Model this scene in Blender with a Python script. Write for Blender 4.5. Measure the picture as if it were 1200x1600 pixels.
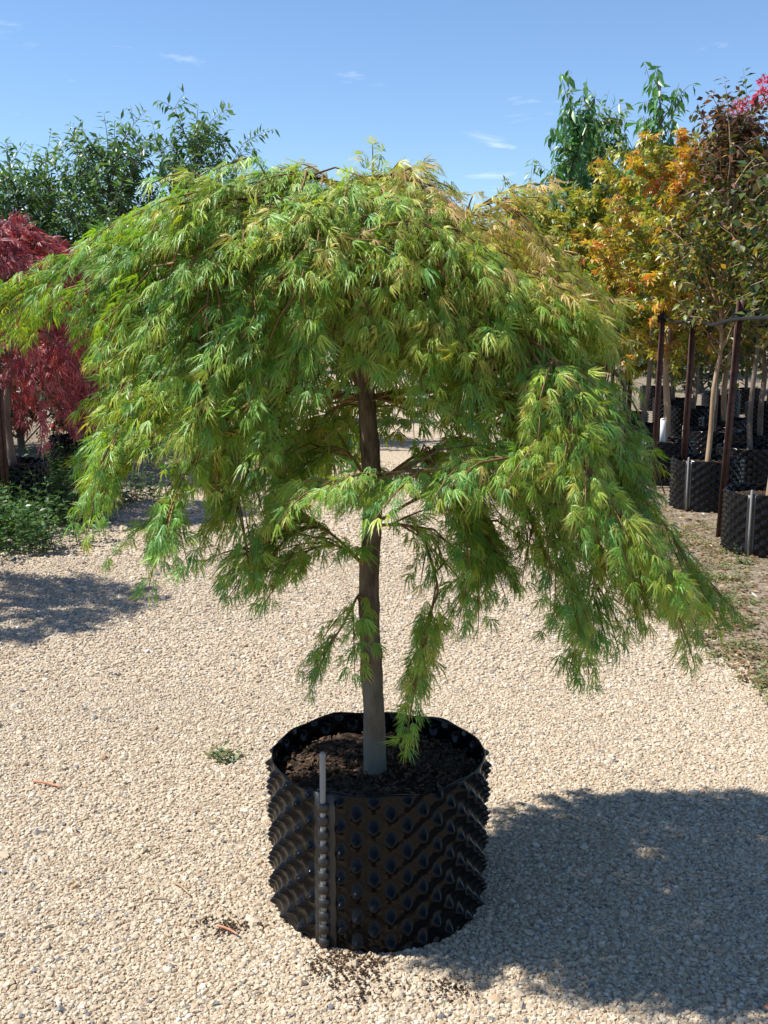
import bpy, bmesh, math, random
import numpy as np
from mathutils import Vector, Matrix

# ------------------------------------------------------------------ clear
for o in list(bpy.data.objects):
    bpy.data.objects.remove(o)
scene = bpy.context.scene
COL = scene.collection
R_ = math.radians

# ------------------------------------------------------------------ camera
FPX, PITCH, CAMH = 1700.0, R_(9.9), 1.53
cam_d = bpy.data.cameras.new('camera')
cam_d.sensor_fit = 'VERTICAL'
cam_d.sensor_height = 36.0
cam_d.lens = 36.0 * FPX / 1600.0
cam_d.clip_end = 2000
cam_d.clip_start = 0.05
cam = bpy.data.objects.new('camera', cam_d)
cam.location = (0, 0, CAMH)
cam.rotation_euler = (math.pi / 2 - PITCH, 0, 0)
COL.objects.link(cam)
scene.camera = cam
scene.render.resolution_x = 768
scene.render.resolution_y = 1024

# ------------------------------------------------------------------ light
SUN_EL, SUN_AZ = R_(56), R_(-90)          # azimuth clockwise from +Y: sun to the left of the drive
world = bpy.data.worlds.new('World')
scene.world = world
world.use_nodes = True
wn, wl = world.node_tree.nodes, world.node_tree.links
wn.clear()
w_out = wn.new('ShaderNodeOutputWorld')
w_bg = wn.new('ShaderNodeBackground'); w_bg.inputs['Strength'].default_value = 0.10
w_sky = wn.new('ShaderNodeTexSky')
w_sky.sky_type = 'NISHITA'; w_sky.sun_disc = False
w_sky.sun_elevation = SUN_EL; w_sky.sun_rotation = SUN_AZ
w_sky.air_density = 0.95; w_sky.dust_density = 0.0; w_sky.ozone_density = 6.0
w_sky.altitude = 100
# thin wisps of high cloud, a projected noise over the whole sky
w_tc = wn.new('ShaderNodeTexCoord')
w_sep = wn.new('ShaderNodeSeparateXYZ'); wl.new(w_tc.outputs['Generated'], w_sep.inputs[0])
w_mx = wn.new('ShaderNodeMath'); w_mx.operation = 'MAXIMUM'; w_mx.inputs[1].default_value = 0.03
wl.new(w_sep.outputs['Z'], w_mx.inputs[0])
w_dv = wn.new('ShaderNodeVectorMath'); w_dv.operation = 'DIVIDE'
w_cb = wn.new('ShaderNodeCombineXYZ')
for k in range(3): wl.new(w_mx.outputs[0], w_cb.inputs[k])
wl.new(w_tc.outputs['Generated'], w_dv.inputs[0]); wl.new(w_cb.outputs[0], w_dv.inputs[1])
w_map = wn.new('ShaderNodeMapping'); w_map.inputs['Scale'].default_value = (1.6, 1.2, 1.0)
w_map.inputs['Location'].default_value = (0.35, 0.9, 0.0)
wl.new(w_dv.outputs[0], w_map.inputs[0])
w_ns = wn.new('ShaderNodeTexNoise'); w_ns.inputs['Scale'].default_value = 1.0
w_ns.inputs['Detail'].default_value = 7; w_ns.inputs['Roughness'].default_value = 0.58
w_ns.inputs['Distortion'].default_value = 0.5
wl.new(w_map.outputs[0], w_ns.inputs['Vector'])
w_rp = wn.new('ShaderNodeValToRGB')
w_rp.color_ramp.elements[0].position = 0.635; w_rp.color_ramp.elements[0].color = (0, 0, 0, 1)
w_rp.color_ramp.elements[1].position = 0.80; w_rp.color_ramp.elements[1].color = (0.45, 0.45, 0.45, 1)
wl.new(w_ns.outputs['Fac'], w_rp.inputs[0])
w_mix = wn.new('ShaderNodeMix'); w_mix.data_type = 'RGBA'
w_mix.inputs['B'].default_value = (8.0, 8.2, 8.6, 1)
wl.new(w_rp.outputs['Color'], w_mix.inputs['Factor'])
wl.new(w_sky.outputs[0], w_mix.inputs['A'])
wl.new(w_mix.outputs['Result'], w_bg.inputs['Color'])
wl.new(w_bg.outputs[0], w_out.inputs['Surface'])

sun_d = bpy.data.lights.new('sun', 'SUN')
sun_d.energy = 5.0; sun_d.angle = R_(0.55); sun_d.color = (1.0, 0.975, 0.93)
sun = bpy.data.objects.new('sun', sun_d)
to_sun = Vector((math.sin(SUN_AZ) * math.cos(SUN_EL), math.cos(SUN_AZ) * math.cos(SUN_EL), math.sin(SUN_EL)))
sun.rotation_euler = to_sun.to_track_quat('Z', 'Y').to_euler()
sun.location = to_sun * 30
COL.objects.link(sun)
vs = scene.view_settings
vs.view_transform = 'Standard'; vs.look = 'None'; vs.exposure = 0.80; vs.gamma = 1.0
vs.use_curve_mapping = False

# ------------------------------------------------------------------ pixel helper (photo pixel + depth -> point)
def ray(px, py):
    a, b = (px - 600) / FPX, (800 - py) / FPX
    return np.array([a, math.cos(PITCH) + b * math.sin(PITCH), -math.sin(PITCH) + b * math.cos(PITCH)])
def at_y(px, py, Y):
    d = ray(px, py); t = Y / d[1]
    return np.array([0, 0, CAMH]) + d * t
def at_z(px, py, z=0.0):
    d = ray(px, py); t = (z - CAMH) / d[2]
    return np.array([0, 0, CAMH]) + d * t

# ------------------------------------------------------------------ materials
def new_mat(name):
    m = bpy.data.materials.new(name); m.use_nodes = True
    nt = m.node_tree; nt.nodes.clear()
    out = nt.nodes.new('ShaderNodeOutputMaterial')
    return m, nt.nodes, nt.links, out

def simple_mat(name, c1, c2=None, scale=8.0, rough=0.7, spec=0.4, bump=0.0, bscale=40.0, stretch=(1, 1, 1), metal=0.0, coords='Object', detail=5):
    m, n, l, out = new_mat(name)
    p = n.new('ShaderNodeBsdfPrincipled')
    p.inputs['Roughness'].default_value = rough
    p.inputs['Specular IOR Level'].default_value = spec
    p.inputs['Metallic'].default_value = metal
    tc = n.new('ShaderNodeTexCoord'); mp = n.new('ShaderNodeMapping')
    mp.inputs['Scale'].default_value = stretch
    l.new(tc.outputs[coords], mp.inputs[0])
    if c2 is None:
        c2 = tuple(min(1, x * 1.35) for x in c1)
    ns = n.new('ShaderNodeTexNoise'); ns.inputs['Scale'].default_value = scale; ns.inputs['Detail'].default_value = detail
    l.new(mp.outputs[0], ns.inputs['Vector'])
    rp = n.new('ShaderNodeValToRGB')
    rp.color_ramp.elements[0].position = 0.35; rp.color_ramp.elements[0].color = (*c1, 1)
    rp.color_ramp.elements[1].position = 0.68; rp.color_ramp.elements[1].color = (*c2, 1)
    l.new(ns.outputs['Fac'], rp.inputs[0]); l.new(rp.outputs[0], p.inputs['Base Color'])
    if bump > 0:
        nb = n.new('ShaderNodeTexNoise'); nb.inputs['Scale'].default_value = bscale; nb.inputs['Detail'].default_value = 6
        l.new(mp.outputs[0], nb.inputs['Vector'])
        bp = n.new('ShaderNodeBump'); bp.inputs['Strength'].default_value = bump; bp.inputs['Distance'].default_value = 0.01
        l.new(nb.outputs['Fac'], bp.inputs['Height']); l.new(bp.outputs[0], p.inputs['Normal'])
    l.new(p.outputs[0], out.inputs['Surface'])
    return m

def leaf_mat(name, rough=0.42, spec=0.45, trans=0.38, tcol=(1.5, 1.45, 0.55)):
    m, n, l, out = new_mat(name)
    a = n.new('ShaderNodeAttribute'); a.attribute_name = 'tint'
    p = n.new('ShaderNodeBsdfPrincipled')
    p.inputs['Roughness'].default_value = rough; p.inputs['Specular IOR Level'].default_value = spec
    l.new(a.outputs['Color'], p.inputs['Base Color'])
    t = n.new('ShaderNodeBsdfTranslucent')
    mu = n.new('ShaderNodeMix'); mu.data_type = 'RGBA'; mu.blend_type = 'MULTIPLY'
    mu.inputs['Factor'].default_value = 1.0; mu.inputs['B'].default_value = (*tcol, 1); mu.clamp_result = False
    l.new(a.outputs['Color'], mu.inputs['A']); l.new(mu.outputs['Result'], t.inputs['Color'])
    mx = n.new('ShaderNodeMixShader'); mx.inputs[0].default_value = trans
    l.new(p.outputs[0], mx.inputs[1]); l.new(t.outputs[0], mx.inputs[2])
    l.new(mx.outputs[0], out.inputs['Surface'])
    return m

M = {}
M['laceleaf'] = leaf_mat('laceleaf', rough=0.46, spec=0.42, trans=0.27, tcol=(2.2, 2.0, 0.35))
M['leaf'] = leaf_mat('leaf', rough=0.38, spec=0.5, trans=0.30)
M['redleaf'] = leaf_mat('redleaf', rough=0.5, spec=0.4, trans=0.35, tcol=(1.6, 0.8, 0.7))
def bark_mat():
    m, n, l, out = new_mat('bark')
    p = n.new('ShaderNodeBsdfPrincipled'); p.inputs['Roughness'].default_value = 0.9; p.inputs['Specular IOR Level'].default_value = 0.15
    tc = n.new('ShaderNodeTexCoord'); mp = n.new('ShaderNodeMapping'); mp.inputs['Scale'].default_value = (1, 1, .28)
    l.new(tc.outputs['Object'], mp.inputs[0])
    a = n.new('ShaderNodeTexNoise'); a.inputs['Scale'].default_value = 45; a.inputs['Detail'].default_value = 8; a.inputs['Roughness'].default_value = .65
    l.new(mp.outputs[0], a.inputs['Vector'])
    rp = n.new('ShaderNodeValToRGB'); e = rp.color_ramp.elements
    e[0].position = .32; e[0].color = (.042, .031, .022, 1); e[1].position = .72; e[1].color = (.20, .155, .108, 1)
    x = e.new(.5); x.color = (.125, .095, .067, 1)
    l.new(a.outputs['Fac'], rp.inputs[0])
    b = n.new('ShaderNodeTexNoise'); b.inputs['Scale'].default_value = 9; b.inputs['Detail'].default_value = 6
    l.new(tc.outputs['Object'], b.inputs['Vector'])
    sp = n.new('ShaderNodeSeparateXYZ'); l.new(tc.outputs['Object'], sp.inputs[0])
    mr = n.new('ShaderNodeMapRange'); mr.inputs['From Min'].default_value = .35; mr.inputs['From Max'].default_value = .85; mr.inputs['To Min'].default_value = .42; mr.inputs['To Max'].default_value = -.02
    l.new(sp.outputs['Z'], mr.inputs['Value'])
    ad = n.new('ShaderNodeMath'); ad.operation = 'ADD'; l.new(b.outputs['Fac'], ad.inputs[0]); l.new(mr.outputs[0], ad.inputs[1])
    r2 = n.new('ShaderNodeValToRGB'); r2.color_ramp.elements[0].position = .55; r2.color_ramp.elements[0].color = (0, 0, 0, 1); r2.color_ramp.elements[1].position = .8; r2.color_ramp.elements[1].color = (.75, .75, .75, 1)
    l.new(ad.outputs[0], r2.inputs[0])
    mx = n.new('ShaderNodeMix'); mx.data_type = 'RGBA'; mx.inputs['B'].default_value = (.15, .15, .12, 1)      # grey lichen film
    l.new(r2.outputs[0], mx.inputs['Factor']); l.new(rp.outputs[0], mx.inputs['A']); l.new(mx.outputs['Result'], p.inputs['Base Color'])
    v = n.new('ShaderNodeTexVoronoi'); v.feature = 'DISTANCE_TO_EDGE'; v.inputs['Scale'].default_value = 60
    l.new(mp.outputs[0], v.inputs['Vector'])
    bp = n.new('ShaderNodeBump'); bp.inputs['Strength'].default_value = .7; bp.inputs['Distance'].default_value = .006
    l.new(a.outputs['Fac'], bp.inputs['Height'])
    b2 = n.new('ShaderNodeBump'); b2.inputs['Strength'].default_value = .35; b2.inputs['Distance'].default_value = .004
    l.new(v.outputs['Distance'], b2.inputs['Height']); l.new(bp.outputs[0], b2.inputs['Normal']); l.new(b2.outputs[0], p.inputs['Normal'])
    l.new(p.outputs[0], out.inputs['Surface'])
    return m
M['bark'] = bark_mat()
M['twig'] = simple_mat('twig', (0.13, 0.07, 0.03), (0.24, 0.15, 0.05), scale=20, rough=0.7, spec=0.3)
M['tanbark'] = simple_mat('tanbark', (0.26, 0.17, 0.10), (0.42, 0.30, 0.19), scale=12, rough=0.8, spec=0.25, bump=0.4, bscale=40, stretch=(1, 1, 0.4))
M['greybark'] = simple_mat('greybark', (0.12, 0.09, 0.07), (0.24, 0.19, 0.15), scale=12, rough=0.85, spec=0.2, bump=0.4, bscale=40, stretch=(1, 1, 0.4))
def pot_mat():
    m, n, l, out = new_mat('pot')
    p = n.new('ShaderNodeBsdfPrincipled'); p.inputs['Specular IOR Level'].default_value = 0.15
    tc = n.new('ShaderNodeTexCoord')
    a = n.new('ShaderNodeTexNoise'); a.inputs['Scale'].default_value = 7; a.inputs['Detail'].default_value = 9; a.inputs['Roughness'].default_value = .7
    l.new(tc.outputs['Object'], a.inputs['Vector'])
    sp = n.new('ShaderNodeSeparateXYZ'); l.new(tc.outputs['Object'], sp.inputs[0])
    mr = n.new('ShaderNodeMapRange'); mr.inputs['From Min'].default_value = 0; mr.inputs['From Max'].default_value = .09; mr.inputs['To Min'].default_value = .16; mr.inputs['To Max'].default_value = 0
    l.new(sp.outputs['Z'], mr.inputs['Value'])
    ad = n.new('ShaderNodeMath'); ad.operation = 'ADD'; l.new(a.outputs['Fac'], ad.inputs[0]); l.new(mr.outputs[0], ad.inputs[1])
    r2 = n.new('ShaderNodeValToRGB'); r2.color_ramp.elements[0].position = .60; r2.color_ramp.elements[0].color = (0, 0, 0, 1); r2.color_ramp.elements[1].position = .9; r2.color_ramp.elements[1].color = (1, 1, 1, 1)
    l.new(ad.outputs[0], r2.inputs[0])
    mx = n.new('ShaderNodeMix'); mx.data_type = 'RGBA'; mx.inputs['A'].default_value = (.004, .004, .0045, 1); mx.inputs['B'].default_value = (.045, .037, .028, 1)   # dried mud and dust
    l.new(r2.outputs[0], mx.inputs['Factor']); l.new(mx.outputs['Result'], p.inputs['Base Color'])
    m2 = n.new('ShaderNodeMapRange'); m2.inputs['To Min'].default_value = .17; m2.inputs['To Max'].default_value = .7
    l.new(r2.outputs[0], m2.inputs['Value']); l.new(m2.outputs[0], p.inputs['Roughness'])
    l.new(p.outputs[0], out.inputs['Surface'])
    return m
M['pot'] = pot_mat()
M['newpot'] = simple_mat('newpot', (0.004, 0.004, 0.0045), (0.009, 0.009, 0.0095), scale=9, rough=0.17, spec=0.22, bump=0.05, bscale=60)
M['potstrip'] = simple_mat('potstrip', (0.014, 0.014, 0.014), (0.035, 0.033, 0.030), scale=14, rough=0.42, spec=0.45, bump=0.1, bscale=50)
M['soil'] = simple_mat('soil', (0.022, 0.015, 0.011), (0.075, 0.05, 0.035), scale=45, rough=0.95, spec=0.1, bump=1.0, bscale=120)
M['chip'] = simple_mat('chip', (0.03, 0.019, 0.012), (0.14, 0.085, 0.05), scale=35, rough=0.9, spec=0.15, bump=0.4, bscale=80)
M['stake'] = simple_mat('stake', (0.055, 0.024, 0.016), (0.11, 0.05, 0.033), scale=25, rough=0.6, spec=0.4, bump=0.15, bscale=90)
M['blackpipe'] = simple_mat('blackpipe', (0.008, 0.009, 0.010), (0.02, 0.021, 0.023), scale=20, rough=0.5, spec=0.2)
M['white'] = simple_mat('white', (0.68, 0.68, 0.66), (0.78, 0.78, 0.76), scale=12, rough=0.5)
M['drytwig'] = simple_mat('drytwig', (0.34, 0.13, 0.07), (0.5, 0.24, 0.14), scale=30, rough=0.75)
M['dryleaf'] = simple_mat('dryleaf', (0.32, 0.12, 0.05), (0.45, 0.20, 0.09), scale=30, rough=0.7)
M['mat'] = simple_mat('mat', (0.30, 0.31, 0.31), (0.42, 0.43, 0.42), scale=5, rough=0.7, bump=0.3, bscale=30)
M['metal'] = simple_mat('metal', (0.5, 0.5, 0.5), (0.62, 0.62, 0.62), scale=15, rough=0.35, metal=0.9)

def rod_mat():
    m, n, l, out = new_mat('clear_plastic')
    p = n.new('ShaderNodeBsdfPrincipled')
    p.inputs['Base Color'].default_value = (0.36, 0.35, 0.32, 1)
    p.inputs['Roughness'].default_value = 0.32
    p.inputs['Transmission Weight'].default_value = 0.35
    p.inputs['IOR'].default_value = 1.3
    l.new(p.outputs[0], out.inputs['Surface'])
    return m
M['rod'] = rod_mat()

def gravel_ground_mat():
    m, n, l, out = new_mat('gravel_ground')
    p = n.new('ShaderNodeBsdfPrincipled'); p.inputs['Roughness'].default_value = 0.92; p.inputs['Specular IOR Level'].default_value = 0.15
    tc = n.new('ShaderNodeTexCoord')
    v = n.new('ShaderNodeTexVoronoi'); v.inputs['Scale'].default_value = 75
    l.new(tc.outputs['Object'], v.inputs['Vector'])
    sp = n.new('ShaderNodeSeparateColor'); l.new(v.outputs['Color'], sp.inputs[0])
    rp = n.new('ShaderNodeValToRGB'); e = rp.color_ramp.elements
    e[0].position = 0.0; e[0].color = (0.230, 0.181, 0.133, 1)
    e[1].position = 1.0; e[1].color = (0.477, 0.426, 0.353, 1)
    for pos, c in ((0.08, (0.289, 0.217, 0.143)), (0.35, (0.383, 0.304, 0.215)), (0.7, (0.435, 0.359, 0.263))):
        x = e.new(pos); x.color = (*c, 1)
    l.new(sp.outputs[0], rp.inputs[0])
    # worn tracks and darker damp patches at the scale of the drive
    ns = n.new('ShaderNodeTexNoise'); ns.inputs['Scale'].default_value = 0.8; ns.inputs['Detail'].default_value = 6
    l.new(tc.outputs['Object'], ns.inputs['Vector'])
    rp2 = n.new('ShaderNodeValToRGB'); rp2.color_ramp.elements[0].position = 0.3; rp2.color_ramp.elements[0].color = (0.86, 0.84, 0.80, 1)
    rp2.color_ramp.elements[1].position = 0.7; rp2.color_ramp.elements[1].color = (1.08, 1.06, 1.03, 1)
    l.new(ns.outputs['Fac'], rp2.inputs[0])
    mu = n.new('ShaderNodeMix'); mu.data_type = 'RGBA'; mu.blend_type = 'MULTIPLY'; mu.inputs['Factor'].default_value = 1
    l.new(rp.outputs[0], mu.inputs['A']); l.new(rp2.outputs[0], mu.inputs['B'])
    l.new(mu.outputs['Result'], p.inputs['Base Color'])
    bp = n.new('ShaderNodeBump'); bp.inputs['Strength'].default_value = 0.8; bp.inputs['Distance'].default_value = 0.008; bp.invert = True
    l.new(v.outputs['Distance'], bp.inputs['Height'])
    n2 = n.new('ShaderNodeTexNoise'); n2.inputs['Scale'].default_value = 14; n2.inputs['Detail'].default_value = 4
    l.new(tc.outputs['Object'], n2.inputs['Vector'])
    bp2 = n.new('ShaderNodeBump'); bp2.inputs['Strength'].default_value = 0.5; bp2.inputs['Distance'].default_value = 0.03
    l.new(n2.outputs['Fac'], bp2.inputs['Height']); l.new(bp.outputs[0], bp2.inputs['Normal'])
    l.new(bp2.outputs[0], p.inputs['Normal'])
    l.new(p.outputs[0], out.inputs['Surface'])
    return m
M['gravel_ground'] = gravel_ground_mat()

def stone_mat():
    m, n, l, out = new_mat('stone')
    p = n.new('ShaderNodeBsdfPrincipled'); p.inputs['Roughness'].default_value = 0.8; p.inputs['Specular IOR Level'].default_value = 0.25
    a = n.new('ShaderNodeAttribute'); a.attribute_name = 'tone'; a.attribute_type = 'INSTANCER'
    rp = n.new('ShaderNodeValToRGB'); e = rp.color_ramp.elements
    rp.color_ramp.interpolation = 'LINEAR'
    e[0].position = 0.0; e[0].color = (0.118, 0.118, 0.119, 1)
    e[1].position = 1.0; e[1].color = (0.630, 0.635, 0.602, 1)
    for pos, c in ((0.03, (0.204, 0.199, 0.191)), (0.06, (0.340, 0.217, 0.124)), (0.10, (0.340, 0.245, 0.153)), (0.35, (0.400, 0.313, 0.215)),
                   (0.65, (0.451, 0.367, 0.263)), (0.88, (0.510, 0.440, 0.334)), (0.96, (0.562, 0.513, 0.420))):
        x = e.new(pos); x.color = (*c, 1)
    l.new(a.outputs['Fac'], rp.inputs[0])
    tc = n.new('ShaderNodeTexCoord')
    ns = n.new('ShaderNodeTexNoise'); ns.inputs['Scale'].default_value = 1.6; ns.inputs['Detail'].default_value = 3
    l.new(tc.outputs['Object'], ns.inputs['Vector'])
    mu = n.new('ShaderNodeMix'); mu.data_type = 'RGBA'; mu.blend_type = 'MULTIPLY'; mu.inputs['Factor'].default_value = 0.35
    l.new(rp.outputs[0], mu.inputs['A']); l.new(ns.outputs['Color'], mu.inputs['B'])
    l.new(rp.outputs[0], p.inputs['Base Color'])
    l.new(p.outputs[0], out.inputs['Surface'])
    return m
M['stone'] = stone_mat()

def verge_mat():
    m, n, l, out = new_mat('verge_soil')
    p = n.new('ShaderNodeBsdfPrincipled'); p.inputs['Roughness'].default_value = 0.95; p.inputs['Specular IOR Level'].default_value = 0.1
    tc = n.new('ShaderNodeTexCoord')
    ns = n.new('ShaderNodeTexNoise'); ns.inputs['Scale'].default_value = 9; ns.inputs['Detail'].default_value = 8; ns.inputs['Roughness'].default_value = 0.7
    l.new(tc.outputs['Object'], ns.inputs['Vector'])
    rp = n.new('ShaderNodeValToRGB'); e = rp.color_ramp.elements
    e[0].position = 0.3; e[0].color = (0.09, 0.07, 0.05, 1)
    e[1].position = 0.75; e[1].color = (0.38, 0.315, 0.235, 1)
    x = e.new(0.52); x.color = (0.22, 0.175, 0.125, 1)
    l.new(ns.outputs['Fac'], rp.inputs[0])
    l.new(rp.outputs[0], p.inputs['Base Color'])
    nb = n.new('ShaderNodeTexNoise'); nb.inputs['Scale'].default_value = 40; nb.inputs['Detail'].default_value = 6
    l.new(tc.outputs['Object'], nb.inputs['Vector'])
    bp = n.new('ShaderNodeBump'); bp.inputs['Strength'].default_value = 0.9; bp.inputs['Distance'].default_value = 0.03
    l.new(nb.outputs['Fac'], bp.inputs['Height']); l.new(bp.outputs[0], p.inputs['Normal'])
    l.new(p.outputs[0], out.inputs['Surface'])
    return m
M['verge'] = verge_mat()

# ------------------------------------------------------------------ mesh helpers
def np_mesh(name, V, F, mat, smooth=False, tint=None):
    V = np.asarray(V, dtype=np.float32); F = np.asarray(F, dtype=np.int32)
    me = bpy.data.meshes.new(name)
    k = F.shape[1]
    me.vertices.add(len(V)); me.vertices.foreach_set('co', V.ravel())
    me.loops.add(F.size); me.loops.foreach_set('vertex_index', F.ravel())
    me.polygons.add(len(F)); me.polygons.foreach_set('loop_start', np.arange(0, F.size, k, dtype=np.int32))
    if smooth:
        me.polygons.foreach_set('use_smooth', np.ones(len(F), dtype=bool))
    me.update(calc_edges=True)
    if tint is not None:
        a = me.attributes.new('tint', 'FLOAT_COLOR', 'POINT')
        c = np.ones((len(V), 4), dtype=np.float32); c[:, :3] = tint
        a.data.foreach_set('color', c.ravel())
    if mat is not None:
        me.materials.append(mat)
    return me

def link(name, me, parent=None, label=None, cat=None, group=None, kind=None, loc=None, rotz=0.0):
    o = bpy.data.objects.new(name, me)
    COL.objects.link(o)
    if parent is not None: o.parent = parent
    if loc is not None: o.location = loc
    if rotz: o.rotation_euler = (0, 0, rotz)
    if label: o['label'] = label
    if cat: o['category'] = cat
    if group: o['group'] = group
    if kind: o['kind'] = kind
    return o

def tube(pts, rad, n=6, cap=True):
    """quads of a tapered tube; the end is closed to a point-like ring"""
    P = np.asarray(pts, float); m = len(P)
    rad = np.broadcast_to(np.asarray(rad, float), (m,)).copy()
    T = np.gradient(P, axis=0); T /= np.linalg.norm(T, axis=1)[:, None] + 1e-9
    ref = np.array([0.37, 0.21, 0.9]) if abs(T[0][2]) < 0.8 else np.array([0.9, 0.3, 0.1])
    U = np.cross(T, ref); U /= np.linalg.norm(U, axis=1)[:, None] + 1e-9
    W = np.cross(T, U)
    a = np.arange(n) * 2 * np.pi / n
    V = (P[:, None, :] + rad[:, None, None] * (np.cos(a)[None, :, None] * U[:, None, :] + np.sin(a)[None, :, None] * W[:, None, :])).reshape(-1, 3)
    i = np.arange(m - 1)[:, None] * n; j = np.arange(n)[None, :]; jn = (j + 1) % n
    F = np.stack([i + j, i + jn, i + n + jn, i + n + j], -1).reshape(-1, 4)
    if cap:
        V = np.vstack([V, P[:1], P[-1:]])
        b, t = m * n, m * n + 1
        k = np.arange(n); kn = (k + 1) % n
        F = np.vstack([F, np.stack([np.full(n, b), kn, k, k], -1), np.stack([np.full(n, t), (m - 1) * n + k, (m - 1) * n + kn, (m - 1) * n + kn], -1)])
    return V, F

def tris(F):
    """quads (some degenerate) -> triangles"""
    F = np.asarray(F)
    A = F[:, [0, 1, 2]]; B = F[:, [0, 2, 3]]
    B = B[(B[:, 1] != B[:, 2])]
    return np.vstack([A, B])

class Acc:
    def __init__(self): self.V, self.F, self.n = [], [], 0
    def add(self, V, F):
        self.V.append(V); self.F.append(np.asarray(F) + self.n); self.n += len(V)
    def tube(self, pts, rad, n=6): 
        V, F = tube(pts, rad, n); self.add(V, tris(F))
    def box(self, c, s, rz=0.0):
        c = np.asarray(c, float); s = np.asarray(s, float) / 2
        q = np.array([[x, y, z] for x in (-1, 1) for y in (-1, 1) for z in (-1, 1)]) * s
        cr, sr = math.cos(rz), math.sin(rz)
        q = np.stack([q[:, 0] * cr - q[:, 1] * sr, q[:, 0] * sr + q[:, 1] * cr, q[:, 2]], -1) + c
        F = np.array([[0, 1, 3, 2], [4, 6, 7, 5], [0, 4, 5, 1], [2, 3, 7, 6], [0, 2, 6, 4], [1, 5, 7, 3]])
        self.add(q, tris(F))
    def mesh(self, name, mat, smooth=True, tint=None):
        return np_mesh(name, np.vstack(self.V), np.vstack(self.F), mat, smooth, tint)

def bez(P, n):
    t = np.linspace(0, 1, n)[:, None]
    P = [np.asarray(p, float) for p in P]
    if len(P) == 3:
        return (1 - t) ** 2 * P[0] + 2 * t * (1 - t) * P[1] + t ** 2 * P[2]
    return (1 - t) ** 3 * P[0] + 3 * t * (1 - t) ** 2 * P[1] + 3 * t ** 2 * (1 - t) * P[2] + t ** 3 * P[3]

def catmull(P, n=6):
    P = np.asarray(P, float)
    Q = np.vstack([2 * P[0] - P[1], P, 2 * P[-1] - P[-2]])
    out = []
    for i in range(1, len(Q) - 2):
        t = np.linspace(0, 1, n, endpoint=False)[:, None]
        a, b, c, d = Q[i - 1], Q[i], Q[i + 1], Q[i + 2]
        out.append(0.5 * (2 * b + (c - a) * t + (2 * a - 5 * b + 4 * c - d) * t ** 2 + (3 * b - a - 3 * c + d) * t ** 3))
    out.append(P[-1:])
    return np.vstack(out)

# ------------------------------------------------------------------ leaf prototypes (unit length along +X, normal +Z)
def lace_proto(rng, detail=True, nl=7):
    V, T, S = [], [], []
    angs = np.linspace(-1, 1, nl)
    for a in angs:
        ang = a * R_(58) + rng.uniform(-.08, .08)
        ln = (1.0 - 0.55 * abs(a) ** 1.4) * rng.uniform(0.85, 1.1)
        droop = rng.uniform(0.1, 0.6) + 0.25 * abs(a)
        wid = rng.uniform(0.021, 0.032)
        bend = rng.uniform(-.2, .2) - 0.25 * a
        tw = rng.uniform(-.5, .5)
        def pt(s, off, lift=0.0):
            an = ang + bend * s
            c = np.array([math.cos(an), math.sin(an), 0]) * ln * s
            sd = np.array([-math.sin(an), math.cos(an), 0])
            z = -droop * s * s * ln + lift + off * tw
            return [c[0] + sd[0] * off, c[1] + sd[1] * off, z]
        b = len(V)
        if detail:
            prof = [(0.04, .3), (0.5, 1.0)]
            for s, w in prof:
                V += [pt(s, wid * w), pt(s, -wid * w)]; S += [s, s]
            V.append(pt(1.0, 0)); S.append(1.0)
            T += [[b, b + 1, b + 3], [b, b + 3, b + 2], [b + 2, b + 3, b + 4]]
            for s0 in (0.26, 0.55):
                for sd in (-1, 1):
                    k = len(V); h = rng.uniform(2.2, 3.6) * (1.1 - .5 * s0)
                    V += [pt(s0, sd * wid * .55), pt(s0 + .10, sd * wid * .7), pt(s0 + rng.uniform(.22, .32), sd * wid * h)]
                    S += [s0, s0, s0 + .3]
                    T.append([k, k + 1, k + 2] if sd > 0 else [k, k + 2, k + 1])
        else:
            V += [pt(0.03, 0), pt(.45, wid * 2.0), pt(.45, -wid * 2.0), pt(1, 0)]; S += [0, .5, .5, 1]
            T += [[b, b + 2, b + 1], [b + 1, b + 2, b + 3]]
    return np.array(V), np.array(T), np.array(S)

def oval_proto(w=0.4, fold=0.08, bend=0.15):
    V = np.array([[0, 0, 0], [.42, w * .5, fold - bend * .2], [1, 0, -bend], [.42, -w * .5, fold - bend * .2], [.5, 0, -bend * .25]])
    T = np.array([[0, 4, 1], [1, 4, 2], [2, 4, 3], [3, 4, 0]])
    return V, T, V[:, 0].copy()

def star_proto(nl=5, w=0.16, rng=None):
    V, T, S = [[0, 0, 0]], [], [0]
    for a in np.linspace(-1, 1, nl):
        an = a * R_(95); ln = 1 - .4 * abs(a) ** 1.5
        b = len(V)
        for s, o in ((.5, w * .5), (1, 0), (.5, -w * .5)):
            V.append([math.cos(an) * s * ln - math.sin(an) * o, math.sin(an) * s * ln + math.cos(an) * o, -.25 * s * s + (.06 if o else 0)]); S.append(s)
        T += [[0, b + 2, b], [b, b + 2, b + 1]]
    return np.array(V), np.array(T), np.array(S)

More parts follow.
